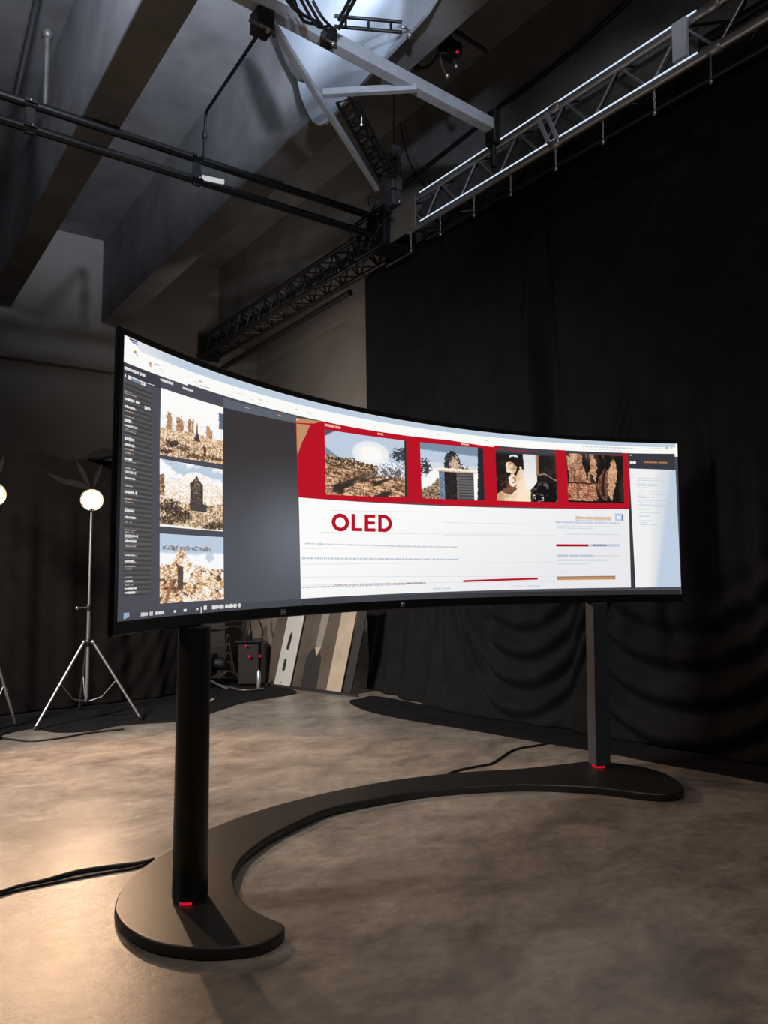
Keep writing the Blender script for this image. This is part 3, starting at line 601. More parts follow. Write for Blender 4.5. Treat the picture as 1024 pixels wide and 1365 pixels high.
# posts
PL = Vector((1.17, 3.007, 0)); PR = Vector((4.15, 3.324, 0)); ZBASE = 0.046
b = MB(); m = Matrix.Translation(PL)
b.lathe([(0.071, ZBASE+0.010), (0.073, ZBASE+0.014), (0.070, ZBASE+0.35), (0.066, ZB0-0.053)], 48, m); p1 = b.build('post', M['black'], display_root); p1['label'] = 'thick round black post'
b = MB(); b.lathe([(0.066, ZBASE-0.004), (0.066, ZBASE+0.0105)], 48, m); fo = b.build('post_foot', M['bezel'], p1)
def arc_strip(a0, a1, r0, r1, z0, z1, c, n=16):
    b = MB(); vs = []
    for i in range(n+1):
        a = math.radians(a0+(a1-a0)*i/n)
        for r in (r0, r1):
            for z in (z0, z1): vs.append((c.x+r*math.cos(a), c.y+r*math.sin(a), z))
    fs = []
    for i in range(n):
        k = i*4; fs += [[k, k+4, k+5, k+1], [k+2, k+3, k+7, k+6], [k, k+2, k+6, k+4], [k+1, k+5, k+7, k+3]]
    fs += [[0,1,3,2], [n*4, n*4+2, n*4+3, n*4+1]]
    b.add(vs, fs); return b
lr = arc_strip(214, 256, 0.062, 0.072, ZBASE+0.0005, ZBASE+0.011, PL).build('light_strip', M['red'], p1); lr['label'] = 'glowing red strip at the foot of the post'
b = MB(); 
ang = math.radians(-22); m = Matrix.Translation(PR) @ Matrix.Rotation(ang, 4, 'Z')
w, dpt = 0.054, 0.054
b.box((-w, -dpt, ZBASE+0.010), (w, dpt, ZB0-0.053), 0, m); p2 = b.build('post', M['postgrey'], display_root, bevel=0.006, seg=3); p2['label'] = 'slim square dark grey post'
b = MB(); b.box((-w*0.92, -dpt*0.92, ZBASE-0.004), (w*0.92, dpt*0.92, ZBASE+0.011), 0, m); b.build('post_foot', M['bezel'], p2)
b = MB(); b.box((-w, -dpt, ZBASE+0.0005), (-w+0.012, dpt*0.1, ZBASE+0.011), 0, m); b.box((-w, -dpt, ZBASE+0.0005), (w*0.2, -dpt+0.012, ZBASE+0.0105), 0, m)
b.build('light_strip', M['red'], p2)['label'] = 'glowing red strip at the foot of the square post'

# crescent base
outl = [(277,1105),(252,1117),(230,1130),(201,1148),(178,1167),(160,1188),(153,1207),(154.5,1218),(165,1233),(186,1247),(208.5,1255.5),(236.5,1261),(269.5,1264),(305,1263),(338,1259),(361,1252),(376,1242),(380,1235),(375,1229),(356,1221),(335.5,1210),(320,1196),(314,1182),(311,1169),(315,1156.5),(325,1141),(343,1126),(363.5,1112),(400,1094),
        (440,1077.5),(502.5,1064),(565,1054),(627.5,1048.5),(690,1045.5),(747,1046.5),(794,1049),(831,1053.5),(864,1057.5),(892,1058.5),(907,1055.5),(912,1050),(908,1043.5),(899,1037),(883,1029),(859,1022.5),(831,1018),(808,1015.5),(785.5,1014.3),(747,1018.6),(700,1023.7),(650,1026.8),(602.5,1030.2),(534,1038),(487,1046),(440,1055),(400,1064.6),(356,1076.5),(318,1089)]
pts = [on_z(x, y, ZBASE) for x, y in outl]
sp = spline(pts, 4, True)
b = MB(); b.prism([(p.x, p.y) for p in sp], 0.0, ZBASE)
o = b.build('base', M['base'], display_root); o['label'] = 'flat black crescent foot plate'
bv = o.modifiers.new('bevel', 'BEVEL'); bv.width = 0.011; bv.segments = 4; bv.limit_method = 'ANGLE'; bv.angle_limit = math.radians(60)
for p_ in o.data.polygons: p_.use_smooth = False

# ================================================================== CURTAINS
def interp_poly(P, k):
    P = [Vector(p) for p in P]; L = [0]
    for i in range(1, len(P)): L.append(L[-1]+(P[i]-P[i-1]).length)
    s = k*L[-1]
    for i in range(1, len(P)):
        if s <= L[i]+1e-9: return P[i-1].lerp(P[i], (s-L[i-1])/(L[i]-L[i-1]))
    return P[-1]
def cloth(name, bottom, top, ztop, dispfn, nrm, nu, nv, m, thick=0.006, zbot=0.012, sideswing=None):
    bs = spline([(x, y, 0) for x, y in bottom], 12); ts = spline([(x, y, 0) for x, y in top], 12)
    Bp = np.array([interp_poly(bs, i/nu) for i in range(nu+1)])[:, :2]; Tp = np.array([interp_poly(ts, i/nu) for i in range(nu+1)])[:, :2]
    t = np.linspace(0, 1, nv+1)[:, None]; a = np.linspace(0, 1, nu+1)[None, :]
    blend = t**0.8
    X = Bp[None, :, 0]*(1-blend)+Tp[None, :, 0]*blend; Y = Bp[None, :, 1]*(1-blend)+Tp[None, :, 1]*blend
    zt = ztop(a) if callable(ztop) else ztop*np.ones_like(a)
    Z = zbot+t*(zt-zbot)
    d = dispfn(a*np.ones_like(t), Y, Z, t*np.ones_like(a))
    X = X+nrm[0]*d; Y = Y+nrm[1]*d
    V = np.stack([X, Y, Z], -1).reshape(-1, 3)
    idx = np.arange((nu+1)*(nv+1)).reshape(nv+1, nu+1)
    Fq = np.stack([idx[:-1,:-1], idx[1:,:-1], idx[1:,1:], idx[:-1,1:]], -1).reshape(-1, 4)
    me = bpy.data.meshes.new(name); me.from_pydata(V.tolist(), [], Fq.tolist()); me.materials.append(m)
    me.polygons.foreach_set('use_smooth', [True]*len(Fq)); me.update()
    o = bpy.data.objects.new(name, me); COL.objects.link(o)
    s = o.modifiers.new('thick', 'SOLIDIFY'); s.thickness = thick; s.offset = 0
    return o
def dispR(a, y, z, t):
    n1 = fbm(y*2.2, z*0.25, 101, 3)
    v = 0.030*np.sin(y*21+7*n1)*sst(3.9, 1.6, z)*sst(0.4, 1.1, z) + 0.010*np.sin(y*9+3*n1) + 0.012*np.sin(y*37+9*n1)*sst(3.2, 1.4, z)*sst(0.5,1.2,z)
    # long fold
    yc = 4.62-0.10*(4.8-z)*0.35; w = 0.035+0.035*(4.9-z)/2
    v += 0.17*sst(4.9, 3.2, z)*np.exp(-((y-yc)/w)**2)*sst(0.8, 1.8, z) - 0.09*sst(4.9,3.4,z)*np.exp(-((y-yc+0.14)/w)**2)
    # swags near the floor
    def swag(y0, hw, rise, zl, per, amp):
        q = np.abs(y-y0)/hw; g = z-zl-rise*q**2.2
        return amp*np.sin(2*PI*(g/per+0.10*fbm(y*1.1, z*0.9, 111, 2)))*np.exp(-np.maximum(0, q-1.0)**2*9)*sst(1.35, 0.75, g)*sst(-0.25, 0.0, g)
    v += swag(4.75, 0.80, 0.95, 0.10, 0.25, 0.040)
    v += swag(3.35, 1.45, 1.5, 0.05, 0.30, 0.052)*sst(4.25, 3.75, y)
    v += 0.03*np.sin(y*16+4*n1)*sst(5.3, 5.9, y)*sst(1.9, 0.8, z)
    v += 0.05*sst(0.35, 0.0, z)
    return v
right_bottom = [(4.80, 6.95), (4.77, 6.3), (4.70, 5.45), (4.86, 4.72), (4.98, 4.12), (5.10, 3.49), (5.22, 2.9), (5.40, 2.1), (5.45, 1.0), (5.45, -0.5)]
right_top = [(4.95, 7.36), (4.95, 5.0), (4.95, 2.5), (4.95, -0.5)]
curtR = cloth('stage_curtain', right_bottom, right_top, 4.90, dispR, (-1, 0), 520, 260, M['cloth'])
tag(curtR, 'tall black cloth curtain hanging behind the display from the bright truss', 'curtain')
def dispL(a, y, z, t):
    x = a*5.2; n = fbm(x*1.6, z*0.3, 121, 3)
    v = 0.016*np.sin(x*12+2*n)*sst(2.5, 1.2, z)+0.005*np.sin(x*29+2*n)*sst(2.4, 1.5, z)
    q = np.abs(x-3.9)/0.9; g = z-0.1-0.9*q**2
    v += 0.005*np.sin(2*PI*g/0.34)*sst(1.0, 0.5, g)*np.exp(-np.maximum(0, q-0.9)**2*6)
    return v
left_bottom = [(-1.4, 7.45), (0.3, 7.6), (1.2, 7.72), (2.0, 7.75), (3.0, 7.85)]
zl = lambda a: 2.47+0.02*np.sin(a*23)+0.012*np.sin(a*61)
curtL = cloth('backdrop_drape', left_bottom, [(-1.4, 7.62), (0.3, 7.74), (2.0, 7.85), (3.0, 7.9)], zl, dispL, (0.15, -1), 340, 120, M['drape'])
tag(curtL, 'low black drape behind the lit lamp at the left', 'drape')
b = MB(); b.tube([(-1.4, 7.68, 2.45), (0.3, 7.80, 2.46), (2.0, 7.91, 2.46), (3.0, 7.96, 2.46)], 0.022, 12)
for x, y in ((-1.3, 7.69), (2.95, 7.96)):
    b.tube([(x, y, 0.01), (x, y, 2.45)], 0.02, 12); b.box((x-0.2, y-0.02, 0), (x+0.2, y+0.2, 0.012))
tag(b.build('drape_frame', M['rig']), 'black pipe frame carrying the low drape at the left', 'frame')
# cloth bunched over the drape's top edge, above the lamp
b = MB()
c0 = on_y(143, 607, 7.86)
for k in range(5): b.tube(spline([c0+Vector((-0.20+0.02*k, -0.03*k, -0.05)), c0+Vector((-0.05+0.03*k, -0.05-0.02*k, 0.035-0.01*k)), c0+Vector((0.10+0.03*k, -0.08-0.02*k, -0.06)), c0+Vector((0.20+0.02*k, -0.10, -0.28+0.03*k))], 6), 0.03, 8)
tag(b.build('cloth_bundle', M['drape']), 'bunched black cloth thrown over the top of the low drape', 'cloth')

# floor cloths
def floor_cloth(name, outline, label, z=0.007):
    sp = spline([on_z(x, y) for x, y in outline], 5, True)
    b = MB(); b.prism([(p.x, p.y) for p in sp], 0.0, z); return tag(b.build(name, M['cloth']), label, 'cloth')
floor_cloth('floor_cloth', [(466,935),(474,942),(496,950),(547,961),(623,973),(725,991),(816,1006),(877,1018),(940,1029),(1024,1045),(1120,1062),(1120,1030),(1024,1010),(930,995),(880,990),(775,972),(704,958),(587,944),(505,929),(480,932)], 'black cloth strip spread on the floor along the foot of the tall curtain')
floor_cloth('floor_cloth', [(-40,986),(20,976),(45,972),(75,977),(120,975),(165,967),(240,962),(270,955),(300,945),(330,936),(390,926),(392,921),(370,915),(330,908),(280,905),(200,912),(100,930),(-40,945)], 'black cloth spread on the floor under the light stand and the equipment')

# ================================================================== LIGHT STANDS
def light_stand(base, label, yaw, spread=0.50):
    r = thing('studio_lamp', label, 'lamp', base, 'lamps on stands')
    def bd(b, n, m, par=r, lab=None):
        o = b.build(n, m, None)
        o.parent = par
        if lab: o['label'] = lab
        return o
    # everything below is modelled round the stand's own origin
    b = MB(); b.tube([(0,0,0.165),(0,0,1.0)], 0.0165, 16); b.tube([(0,0,1.0),(0,0,1.90)], 0.0125, 16); bd(b, 'pole', M['chrome'])
    b = MB(); b.lathe([(0.02,0.66),(0.028,0.665),(0.028,0.72),(0.02,0.725)], 16); bd(b, 'collar', M['rig'])
    b = MB(); b.lathe([(0.018,0.98),(0.024,0.985),(0.024,1.03),(0.018,1.035)], 16); kn = bd(b, 'clamp', M['rig'])
    b = MB(); b.tube([(-0.02,0,1.01),(-0.10,-0.02,1.01)], 0.006, 8); b.ball((-0.108,-0.022,1.008), 0.016); g = bd(b, 'knob', M['chrome'], kn)
    b = MB(); b.lathe([(0.018,0.15),(0.027,0.155),(0.027,0.19),(0.018,0.195)], 16); bd(b, 'lower_collar', M['rig'])
    for k in range(3):
        a = yaw+k*2*PI/3; d = Vector((math.cos(a), math.sin(a), 0))
        b = MB(); b.tube([d*0.045+Vector((0,0,0.70)), d*spread+Vector((0,0,0.016))], 0.0125, 12); b.ball(d*0.045+Vector((0,0,0.70)), 0.019)
        lg = bd(b, 'leg', M['chrome'])
        b = MB(); b.tube([d*(spread*0.974)+Vector((0,0,0.036)), d*(spread*1.006)+Vector((0,0,0.012))], 0.016, 12); bd(b, 'rubber_foot', M['rubber'], lg)
        b = MB(); b.tube([d*0.025+Vector((0,0,0.172)), d*(spread*0.28)+Vector((0,0,0.21)), d*(spread*0.54)+Vector((0,0,0.362))], 0.006, 8); bd(b, 'brace', M['chrome'])
    # head looks at the viewer
    hd = Vector((-base[0], -base[1], -0.35)).normalized()
    m = Matrix.Translation(Vector((0, 0, 1.99))) @ hd.to_track_quat('Z', 'Y').to_matrix().to_4x4()
    b = MB(); b.lathe([(0.001,-0.13),(0.06,-0.125),(0.075,-0.06),(0.088,0.0),(0.100,0.03),(0.104,0.03),(0.100,-0.005),(0.09,-0.06)], 32, m)
    b.tube([(0,0,1.88),(0,0,1.905)], 0.02, 12); b.bar((-0.01,0,1.90),(0.01,0,1.97), 0.03, 0.012)
    h = bd(b, 'lamp_head', M['rig'])
    b = MB(); b.lathe([(0.001,0.020),(0.04,0.022),(0.068,0.015),(0.082,0.002)], 32, m); bl = bd(b, 'lens', M['bulb'], h, 'glowing warm white lens'); 
    L = Vector((-RT[0], -RT[1], 0)); Z = Vector((0, 0, 1)); O = Vector((0, 0, 1.99))+hd*0.02
    for pts in ([(0.02,0.10),(0.12,0.17),(0.28,0.20),(0.43,0.265),(0.30,0.165),(0.14,0.12)], [(0.02,0.12),(0.07,0.26),(0.15,0.35),(0.11,0.24),(0.06,0.16)], [(-0.01,0.11),(-0.02,0.22),(-0.08,0.33),(-0.07,0.24),(-0.035,0.15)]):
        b = MB(); q = spline([O+L*x+Z*z for x, z in pts], 5, True); b.slab(q, hd*-0.003)      # thin smoky leaf
        b.tube(q[:len(q)//2+1], 0.004, 6); bd(b, 'barn_door', M['smoky'], h)
    return r
stand_a = (1.757, 7.09, 0.0)
light_stand(stand_a, 'lit lamp on the chrome tripod stand left of the display', math.radians(83))
stand_b = (0.94, 7.03, 0.0)
light_stand(stand_b, 'lit lamp cut off by the left picture edge', math.radians(24.5), 0.28)
for base, e in ((stand_a, 235), (stand_b, 150)):
    hd = Vector((-base[0], -base[1], -0.35)).normalized()
    p = Vector(base)+Vector((0,0,1.99))+hd*0.09
    spot('lamp_beam', p, p+Vector((hd.x+0.12, hd.y, -0.46)), e, WARM, 104, 0.5, 0.06)

# ================================================================== OVERHEAD RIG
XT = 4.6; ZL, ZU = 4.88, 5.185; XF = 4.86
def truss(name, label, cat, y0, y1, mm, pitch, near=True, loc=None, r=0.027, rw=0.010):
    t = thing(name, label, cat, (XT, y0, ZL))
    for (x, z) in ((XT, ZL), (XT, ZU), (XF, ZL), (XF, ZU)):
        b = MB(); b.tube([(x, y0, z), (x, y1, z)], r, 16); b.build('chord', mm if x == XT else M['rig'], t)
    n = int(abs(y1-y0)/pitch)
    for face in range(4):
        b = MB()
        for k in range(n):
            ya = y0+(y1-y0)*k/n; yb = y0+(y1-y0)*(k+1)/n; ym = (ya+yb)/2
            pa, pb = ((XT,ZU),(XT,ZL)) if face == 0 else ((XF,ZU),(XF,ZL)) if face == 1 else ((XT,ZL),(XF,ZL)) if face == 2 else ((XT,ZU),(XF,ZU))
            b.tube([(pa[0], ya, pa[1]), (pb[0], ym, pb[1])], rw, 8); b.tube([(pb[0], ym, pb[1]), (pa[0], yb, pa[1])], rw, 8)
        b.build('lattice', mm if face == 0 else M['rig'], t)
    return t
ts = truss('lighting_truss', 'bright silver lattice truss running up to the right above the curtain', 'truss', 6.02, 0.2, M['alu'], 0.52, r=0.032, rw=0.011)
b = MB(); b.box((XT+0.05, 2.75, ZL+0.035), (XT+0.06, 5.85, ZU-0.035)); b.build('backing_panel', M['aludull'], ts)
b = MB(); b.box((XT-0.035, 5.86, ZL-0.02), (XT-0.015, 6.30, ZU+0.02)); b.build('end_plate', M['boardgrey'], ts, bevel=0.004)['label'] = 'flat taupe end plate'
pa = on_x(913, 58, XT)
b = MB(); b.box((XT-0.065, pa.y-0.05, ZL+0.03), (XT-0.03, pa.y+0.06, ZU+0.01)); b.build('coupler_plate', M['whitebeam'], ts, bevel=0.004)['label'] = 'pale grey coupler block'
for y in (4.02, 4.11):
    b = MB(); b.bar((XT-0.035, y+0.05, ZU-0.02), (XT-0.035, y-0.06, ZL+0.02), 0.022, 0.03); b.build('coupler_pin', M['panel'], ts)
for y in (4.0, 2.6):
    for z in (ZL, ZU):
        b = MB(); b.lathe([(0.034,-0.05),(0.040,-0.045),(0.040,0.045),(0.034,0.05)], 16, Matrix.Translation((XT, y, z)) @ Matrix.Rotation(PI/2, 4, 'X')); b.build('coupler', M['alu'], ts)
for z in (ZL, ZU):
    b = MB(); b.tube([(XT-0.016, 5.80, z+0.031), (XT-0.016, 2.72, z+0.031)], 0.0085, 8); b.build('light_strip', M['strip'], ts)['label'] = 'thin glowing white line added as a highlight along the chord'  # emissive lines replace the metal's highlight on both near chords
tb = truss('lighting_truss', 'black lattice truss running away to the far wall above the left of the curtain', 'truss', 6.75, 11.72, M['rig'], 0.36, r=0.030, rw=0.012)
b = MB(); b.box((XT-0.05, 11.72, ZL-0.06), (XF+0.05, 11.76, ZU+0.06)); b.build('end_plate', M['rig'], tb)
b = MB()
for k in range(7):
    y = 6.9+k*0.72
    b.tube(spline([(XT-0.02, y, ZL+0.02), (XT-0.03, y+0.15, ZL-0.05-0.03*(k%2)), (XT-0.02, y+0.36, ZL+0.0), (XT, y+0.5, ZL+0.16), (XT-0.01, y+0.72, ZL+0.02)], 6), 0.008, 6)
tag(b.build('cable_bundle', M['rubber']), 'thin black cables looped along the black truss', 'cable')
# curtain track
b = MB(); b.tube([(4.93, 11.6, 4.70), (4.90, 7.6, 4.78)], 0.04, 10)
tag(b.build('track_pipe', M['rig']), 'black pipe hanging under the black truss', 'pipe')
b = MB(); b.box((4.935, -0.4, 4.905), (4.965, 7.3, 4.95)); tag(b.build('curtain_track', M['rig']), 'straight black rail carrying the top of the tall curtain', 'rail')

# hanging chain drops under the silver truss
hooks = None
hp = [(948,107),(873,150),(804,187),(741,221),(681,256),(632,283),(587,305),(548,330)]
names = ['nearest the right picture edge', 'second from the right picture edge', 'third from the right', 'fourth from the right', 'fifth from the right', 'sixth from the right', 'second from the left', 'leftmost, beside the cable tangle']
for i, (px, py) in enumerate(hp):
    p = on_x(px, py, XT)
    loc = (XT, p.y, ZL-0.027)
    lab = 'thin chain and bright ball under the silver truss, '+names[i]
    if hooks is None:
        hooks = thing('hanging_chain', lab, 'chain', (0,0,0), 'chains hanging under the silver truss')
        b = MB()
        for k in range(6):
            z = -0.012-k*0.026; pts = [(0.006*math.cos(a)*(1 if k%2 else 0), 0.006*math.cos(a)*(0 if k%2 else 1), z+0.016*math.sin(a)) for a in np.linspace(0, 2*PI, 11)]
            b.tube(pts, 0.0028, 6, caps=False)
        b.tube([(0,0,-0.16),(0,0,-0.178)], 0.003, 6)
        b.build('chain', M['chrome'], hooks)
        b = MB(); b.ball((0,0,-0.19), 0.017, 14); b.build('ball', M['chrome'], hooks)
        hooks.location = loc
        for ch in hooks.children: ch.matrix_parent_inverse = Matrix.Identity(4)
    else: dup(hooks, loc, lab)

# black twin-pipe ladder
YP = 6.46
def yp(x, y): return on_y(x, y, YP)
za, zb2 = yp(0,127).z, yp(0,160).z
zu = (yp(0,127).z+yp(270,213).z)/2; zl2 = (yp(0,160).z+yp(265,240).z)/2
t = thing('pipe_ladder', 'pair of long black pipes crossing under the ceiling at the left', 'pipe frame', (0, YP, zl2))
for z in (zu, zl2):
    b = MB(); b.tube([(-1.5, YP, z), (4.42, YP, z)], 0.038, 20); b.build('pipe', M['black'], t)
for px in (40, 262):
    p = yp(px, 160 if px == 40 else 238)
    b = MB(); b.bar((p.x, YP, zl2-0.05), (p.x, YP, zu+0.05), 0.07, 0.03, up=(0,1,0)); 
    b.tube([(p.x-0.05, YP-0.05, zl2), (p.x+0.05, YP-0.05, zl2)], 0.012, 8); b.tube([(p.x-0.05, YP-0.05, zu), (p.x+0.05, YP-0.05, zu)], 0.012, 8)
    r = b.build('rung', M['rig'], t)
    for q in ((p.x+0.01, YP-0.064, zl2), (p.x-0.01, YP-0.064, zu)): b = MB(); b.ball(q, 0.012); b.build('bolt', M['chrome'], r)
# small wedge plate and lit tube on it
pt = yp(262, 228)
b = MB(); b.slab([yp(265,214), yp(270,238), yp(253,236)], (0,0.02,0)); b.build('wedge_plate', M['bezel'], t)
q0 = on_y(270,236.5,YP-0.055); q1 = on_y(298,242.5,YP-0.055)
b = MB(); b.tube([q0, q1], 0.022, 12); tag(b.build('light_tube', M['tube']), 'short white glowing tube clipped to the lower black pipe', 'lamp')
# bent hanger pole
h0 = yp(272, 209); h1 = on_y(274, 150, YP-0.02); top = on_z(352, 34, 4.93); h2 = h1.lerp(top, 0.97)
b = MB(); b.tube([h0, h0.lerp(h1, 0.55), h1-Vector((0,0,0.05))]+[h1.lerp(h2, k) for k in (0.05, 0.4, 0.7, 1.0)], 0.014, 10)
b.lathe([(0.016,-0.04),(0.022,-0.035),(0.022,0.035),(0.016,0.04)], 12, Matrix.Translation(h0.lerp(h1, 0.5)))
tag(b.build('hanger_pole', M['rig']), 'thin bent black pole rising from the twin pipes to the pale beam clamp', 'pole')
# left hanger pair
c0 = yp(40, 120); 
b = MB(); b.tube([yp(21,131), yp(52,-10), yp(66,-75)], 0.030, 14); tag(b.build('hanger_rod', M['rig']), 'thick dark rod dropping from the ceiling to the twin pipes at the far left', 'rod')
c1 = yp(46, 62)
b = MB(); b.tube([(c0.x+0.12, YP+0.02, zu+0.03), (c0.x+0.12, YP+0.02, zu+0.62)], 0.026, 12); b.ball((c0.x+0.12, YP+0.02, zu+0.66), 0.05)
tag(b.build('hanger_rod', M['aludull']), 'short grey rod with a round cap standing on the twin pipes beside the dark rod', 'rod')

# pale steel beams
ZR = 4.97
e1 = on_z(653, 167, ZR+0.02); e0 = on_z(351, 6, ZR+0.02); dv = (e1-e0).normalized(); e00 = e0-dv*1.2
b = MB(); b.bar(e00, e1, 0.092, 0.092); tag(b.build('steel_beam', M['whitebeam'], bevel=0.008), 'long pale grey square beam crossing the top of the picture to the right', 'beam')
a0 = on_z(362, 30, ZR-0.10); a1 = on_z(429, 122, ZR-0.10); a2 = on_z(503, 252, ZR-0.10)
b = MB(); b.bar(a0, a2, 0.045, 0.045); tag(b.build('steel_beam', M['whitebeam'], bevel=0.006), 'slender pale brace slanting down to the cable tangle', 'beam')
s0 = on_z(430, 124, ZR-0.03); s1 = on_z(556, 117, ZR-0.03)
b = MB(); b.bar(s0, s1, 0.05, 0.05); tag(b.build('steel_beam', M['whitebeam'], bevel=0.006), 'short pale strut between the slender brace and the long beam', 'beam')
# clamps on the pale beams
def clampbox(px, py, z, label, s=0.09):
    c = on_z(px, py, z)
    t = thing('beam_clamp', label, 'clamp', c, 'clamps on the pale beams')
    b = MB(); b.box(c-Vector((s*.6,s*.7,s*.9)), c+Vector((s*.6,s*.7,s*.5))); b.build('body', M['rig'], t, bevel=0.01)
    b = MB(); b.tube([c+Vector((-s,-s*.2,-s*.6)), c+Vector((s*0.2,-s*.9,-s*1.2)), c+Vector((s*.9,s*.1,-s*.7))], 0.012, 8); b.build('jaw', M['aludull'], t)
    b = MB(); b.ball(c+Vector((0.0,-s*.8,-s*1.25)), 0.016); b.build('bolt', M['chrome'], t)
clampbox(350, 26, ZR-0.06, 'black clamp at the top of the bent hanger pole', 0.10)
clampbox(438, 48, ZR-0.03, 'black clamp under the long pale beam near the bright patch', 0.07)
# dark end bracket of the long beam
b = MB(); c = e1; b.box((c.x+0.0, c.y-0.05, c.z-0.16), (c.x+0.07, c.y+0.06, c.z+0.13)); b.tube([(c.x+0.035, c.y, c.z-0.14), (c.x+0.035, c.y, c.z-0.34)], 0.025, 10)
tag(b.build('beam_bracket', M['rig'], bevel=0.01), 'black bracket holding the right end of the long pale beam', 'bracket')
# pale hanging panel beside the beam
pl = [(340,-60),(352,10),(366,42),(380,74),(396,104),(401,128),(409,148),(417,162),(424,167),(433,164),(447,150),(470,124),(500,91),(566,20),(618,-60)]
pts = [on_x(x, y, 3.005) for x, y in pl]
b = MB(); b.slab(pts, (0.025, 0, 0)); tag(b.build('reflector_panel', M['panel']), 'large pale panel with a rounded tip fixed against the ceiling beam', 'panel')
# dark wing-shaped fixture in front of it
wg = [(362,30),(376,44),(392,72),(404,98),(412,110),(398,108),(388,98),(378,78)]
pts = [on_x(x, y, 2.86) for x, y in wg]
b = MB(); b.slab(pts, (0.03, 0, 0)); tag(b.build('dark_flag', M['aludull'], bevel=0.005), 'dark curved flag hanging before the pale panel', 'flag')
# small black ladder truss at the very top
def ladder(name, label, a, c, z, off, n, r=0.012):
    p, q = on_z(*a, z), on_z(*c, z); up = Vector((0,0,off)); t = thing(name, label, 'ladder', p)
    for k in (0, 1): b = MB(); b.tube([p+up*k, q+up*k], r, 10); b.build('rail', M['rig'], t)
    for k in range(n): b = MB(); s = p.lerp(q, (k+0.5)/n); b.tube([s, s+up], r*0.8, 8); b.build('rung', M['rig'], t)
    return t
ladder('rigging_ladder', 'steep black ladder frame rising out of the top of the picture', (452,38), (486,-24), 4.88, 0.06, 4)
ladder('rigging_ladder', 'small black ladder frame under the pale panel at the top', (446,35), (536,43), 5.10, 0.075, 3)
b = MB(); pz = on_z(546, 47, 5.1); b.tube(spline([on_z(536,36,5.1), on_z(541,37,5.1), pz+Vector((0,0,0.02))], 6), 0.01, 8); b.ball(pz, 0.022); tag(b.build('pin_lamp', M['chrome']), 'small bright fitting at the end of the black ladder frame', 'fitting')
# tangle of cables by the beams
b = MB()
for k in range(6):
    a = on_z(372+9*k, -14+3*k, 4.86); c = on_z(418+6*k, 26+3*k, 4.84); m_ = a.lerp(c, 0.5)+Vector((0.05*random.uniform(-1,1), 0.05*random.uniform(-1,1), -0.06))
    b.tube(spline([a, m_, c], 8), 0.010, 6)
tag(b.build('cable_bundle', M['rubber']), 'black cables bunched along the top of the long pale beam', 'cable')
# slanting small black truss from the panel to the tangle
def mini_truss(a, c, w, label):
    p, q = Vector(a), Vector(c); d = (q-p).normalized(); s = d.cross(Vector((0,0,1))).normalized()*w; u = Vector((0,0,w))
    t = thing('rigging_truss', label, 'truss', p)
    for o_ in (s, -s, u): b = MB(); b.tube([p+o_, q+o_], 0.013, 10); b.build('chord', M['rig'], t)
    b = MB(); n = 7
    for k in range(n):
        x0, x1, xm = p.lerp(q, k/n), p.lerp(q, (k+1)/n), p.lerp(q, (k+.5)/n)
        b.tube([x0+s, xm-s, x1+s], 0.007, 6); b.tube([x0-s, xm+u, x1-s], 0.007, 6)
    b.build('lattice', M['rig'], t); return t
mini_truss(on_z(462,135,4.86), on_z(517,238,4.86), 0.075, 'small black lattice truss slanting down to the cable tangle')
b = MB(); c = on_z(482,166,4.78); b.ball(c, 0.009); b.tube([c, c+Vector((0,0,0.06))], 0.004, 6); tag(b.build('pin_lamp', M['pin']), 'tiny white light on the small black truss', 'lamp')
# chain hoist and cable tangle at the truss junction
J = Vector((XT, 6.42, 5.02))
t = thing('truss_junction', 'black corner block joining the silver truss, the black truss and the twin pipes', 'junction', J)
b = MB(); b.box(J-Vector((0.12,0.12,0.18)), J+Vector((0.24,0.22,0.2))); b.build('corner_block', M['rig'], t, bevel=0.02)
for dx in (-0.14, 0.25):
    b = MB()
    for dz in (-0.2, 0.2): b.tube([J+Vector((dx,-0.16,dz)), J+Vector((dx,0.33,dz))], 0.026, 10)
    for dy in (-0.16, 0.33): b.tube([J+Vector((dx,dy,-0.2)), J+Vector((dx,dy,0.2))], 0.022, 10)
    b.build('corner_frame', M['rig'], t)
for dx, dy in ((-0.15,-0.1),(-0.15,0.1),(-0.15,0.26)):
    for q in (Vector((dx,dy,-0.19)), Vector((dx,dy+0.04,0.15))): b = MB(); b.ball(J+q, 0.014); b.build('bolt', M['chrome'], t)
b = MB()
for k in range(16):
    p = J+Vector((random.uniform(-0.2,-0.05), random.uniform(-0.3,0.45), random.uniform(-0.25,0.3))); P4 = [p]
    for j in range(4): p = p+Vector((random.uniform(-0.05,0.05), random.uniform(-0.16,0.16), random.uniform(-0.16,0.16))); p.x = min(max(p.x, J.x-0.26), J.x-0.05); P4.append(p)
    b.tube(spline(P4, 6), 0.0075, 6)
tag(b.build('cable_tangle', mat('grey_black_cable', (0.05,0.05,0.055), 0.3, var=0.3, scale=20)), 'tangle of grey black cables wrapped round the truss corner', 'cable')
hb = on_x(522, 262, XT-0.05); ht = on_x(523, 190, XT-0.05)
t = thing('chain_hoist', 'dark upright chain hoist standing above the truss corner', 'hoist', hb)
b = MB(); zz0, zz1 = J.z+0.22, ht.z; cx_, cy_ = XT-0.02, hb.y
n = 4
for k in range(n):
    za_, zb_ = zz0+(zz1-zz0)*k/n, zz0+(zz1-zz0)*(k+0.86)/n; w_ = 0.075-0.006*k; b.box((cx_-w_, cy_-w_, za_), (cx_+w_, cy_+w_, zb_))
b.build('body', M['hoist'], t, bevel=0.012)
b = MB(); b.tube([(cx_, cy_+0.0, zz0), (cx_, cy_, ZB)], 0.03, 8); b.build('spine', M['rig'], t)
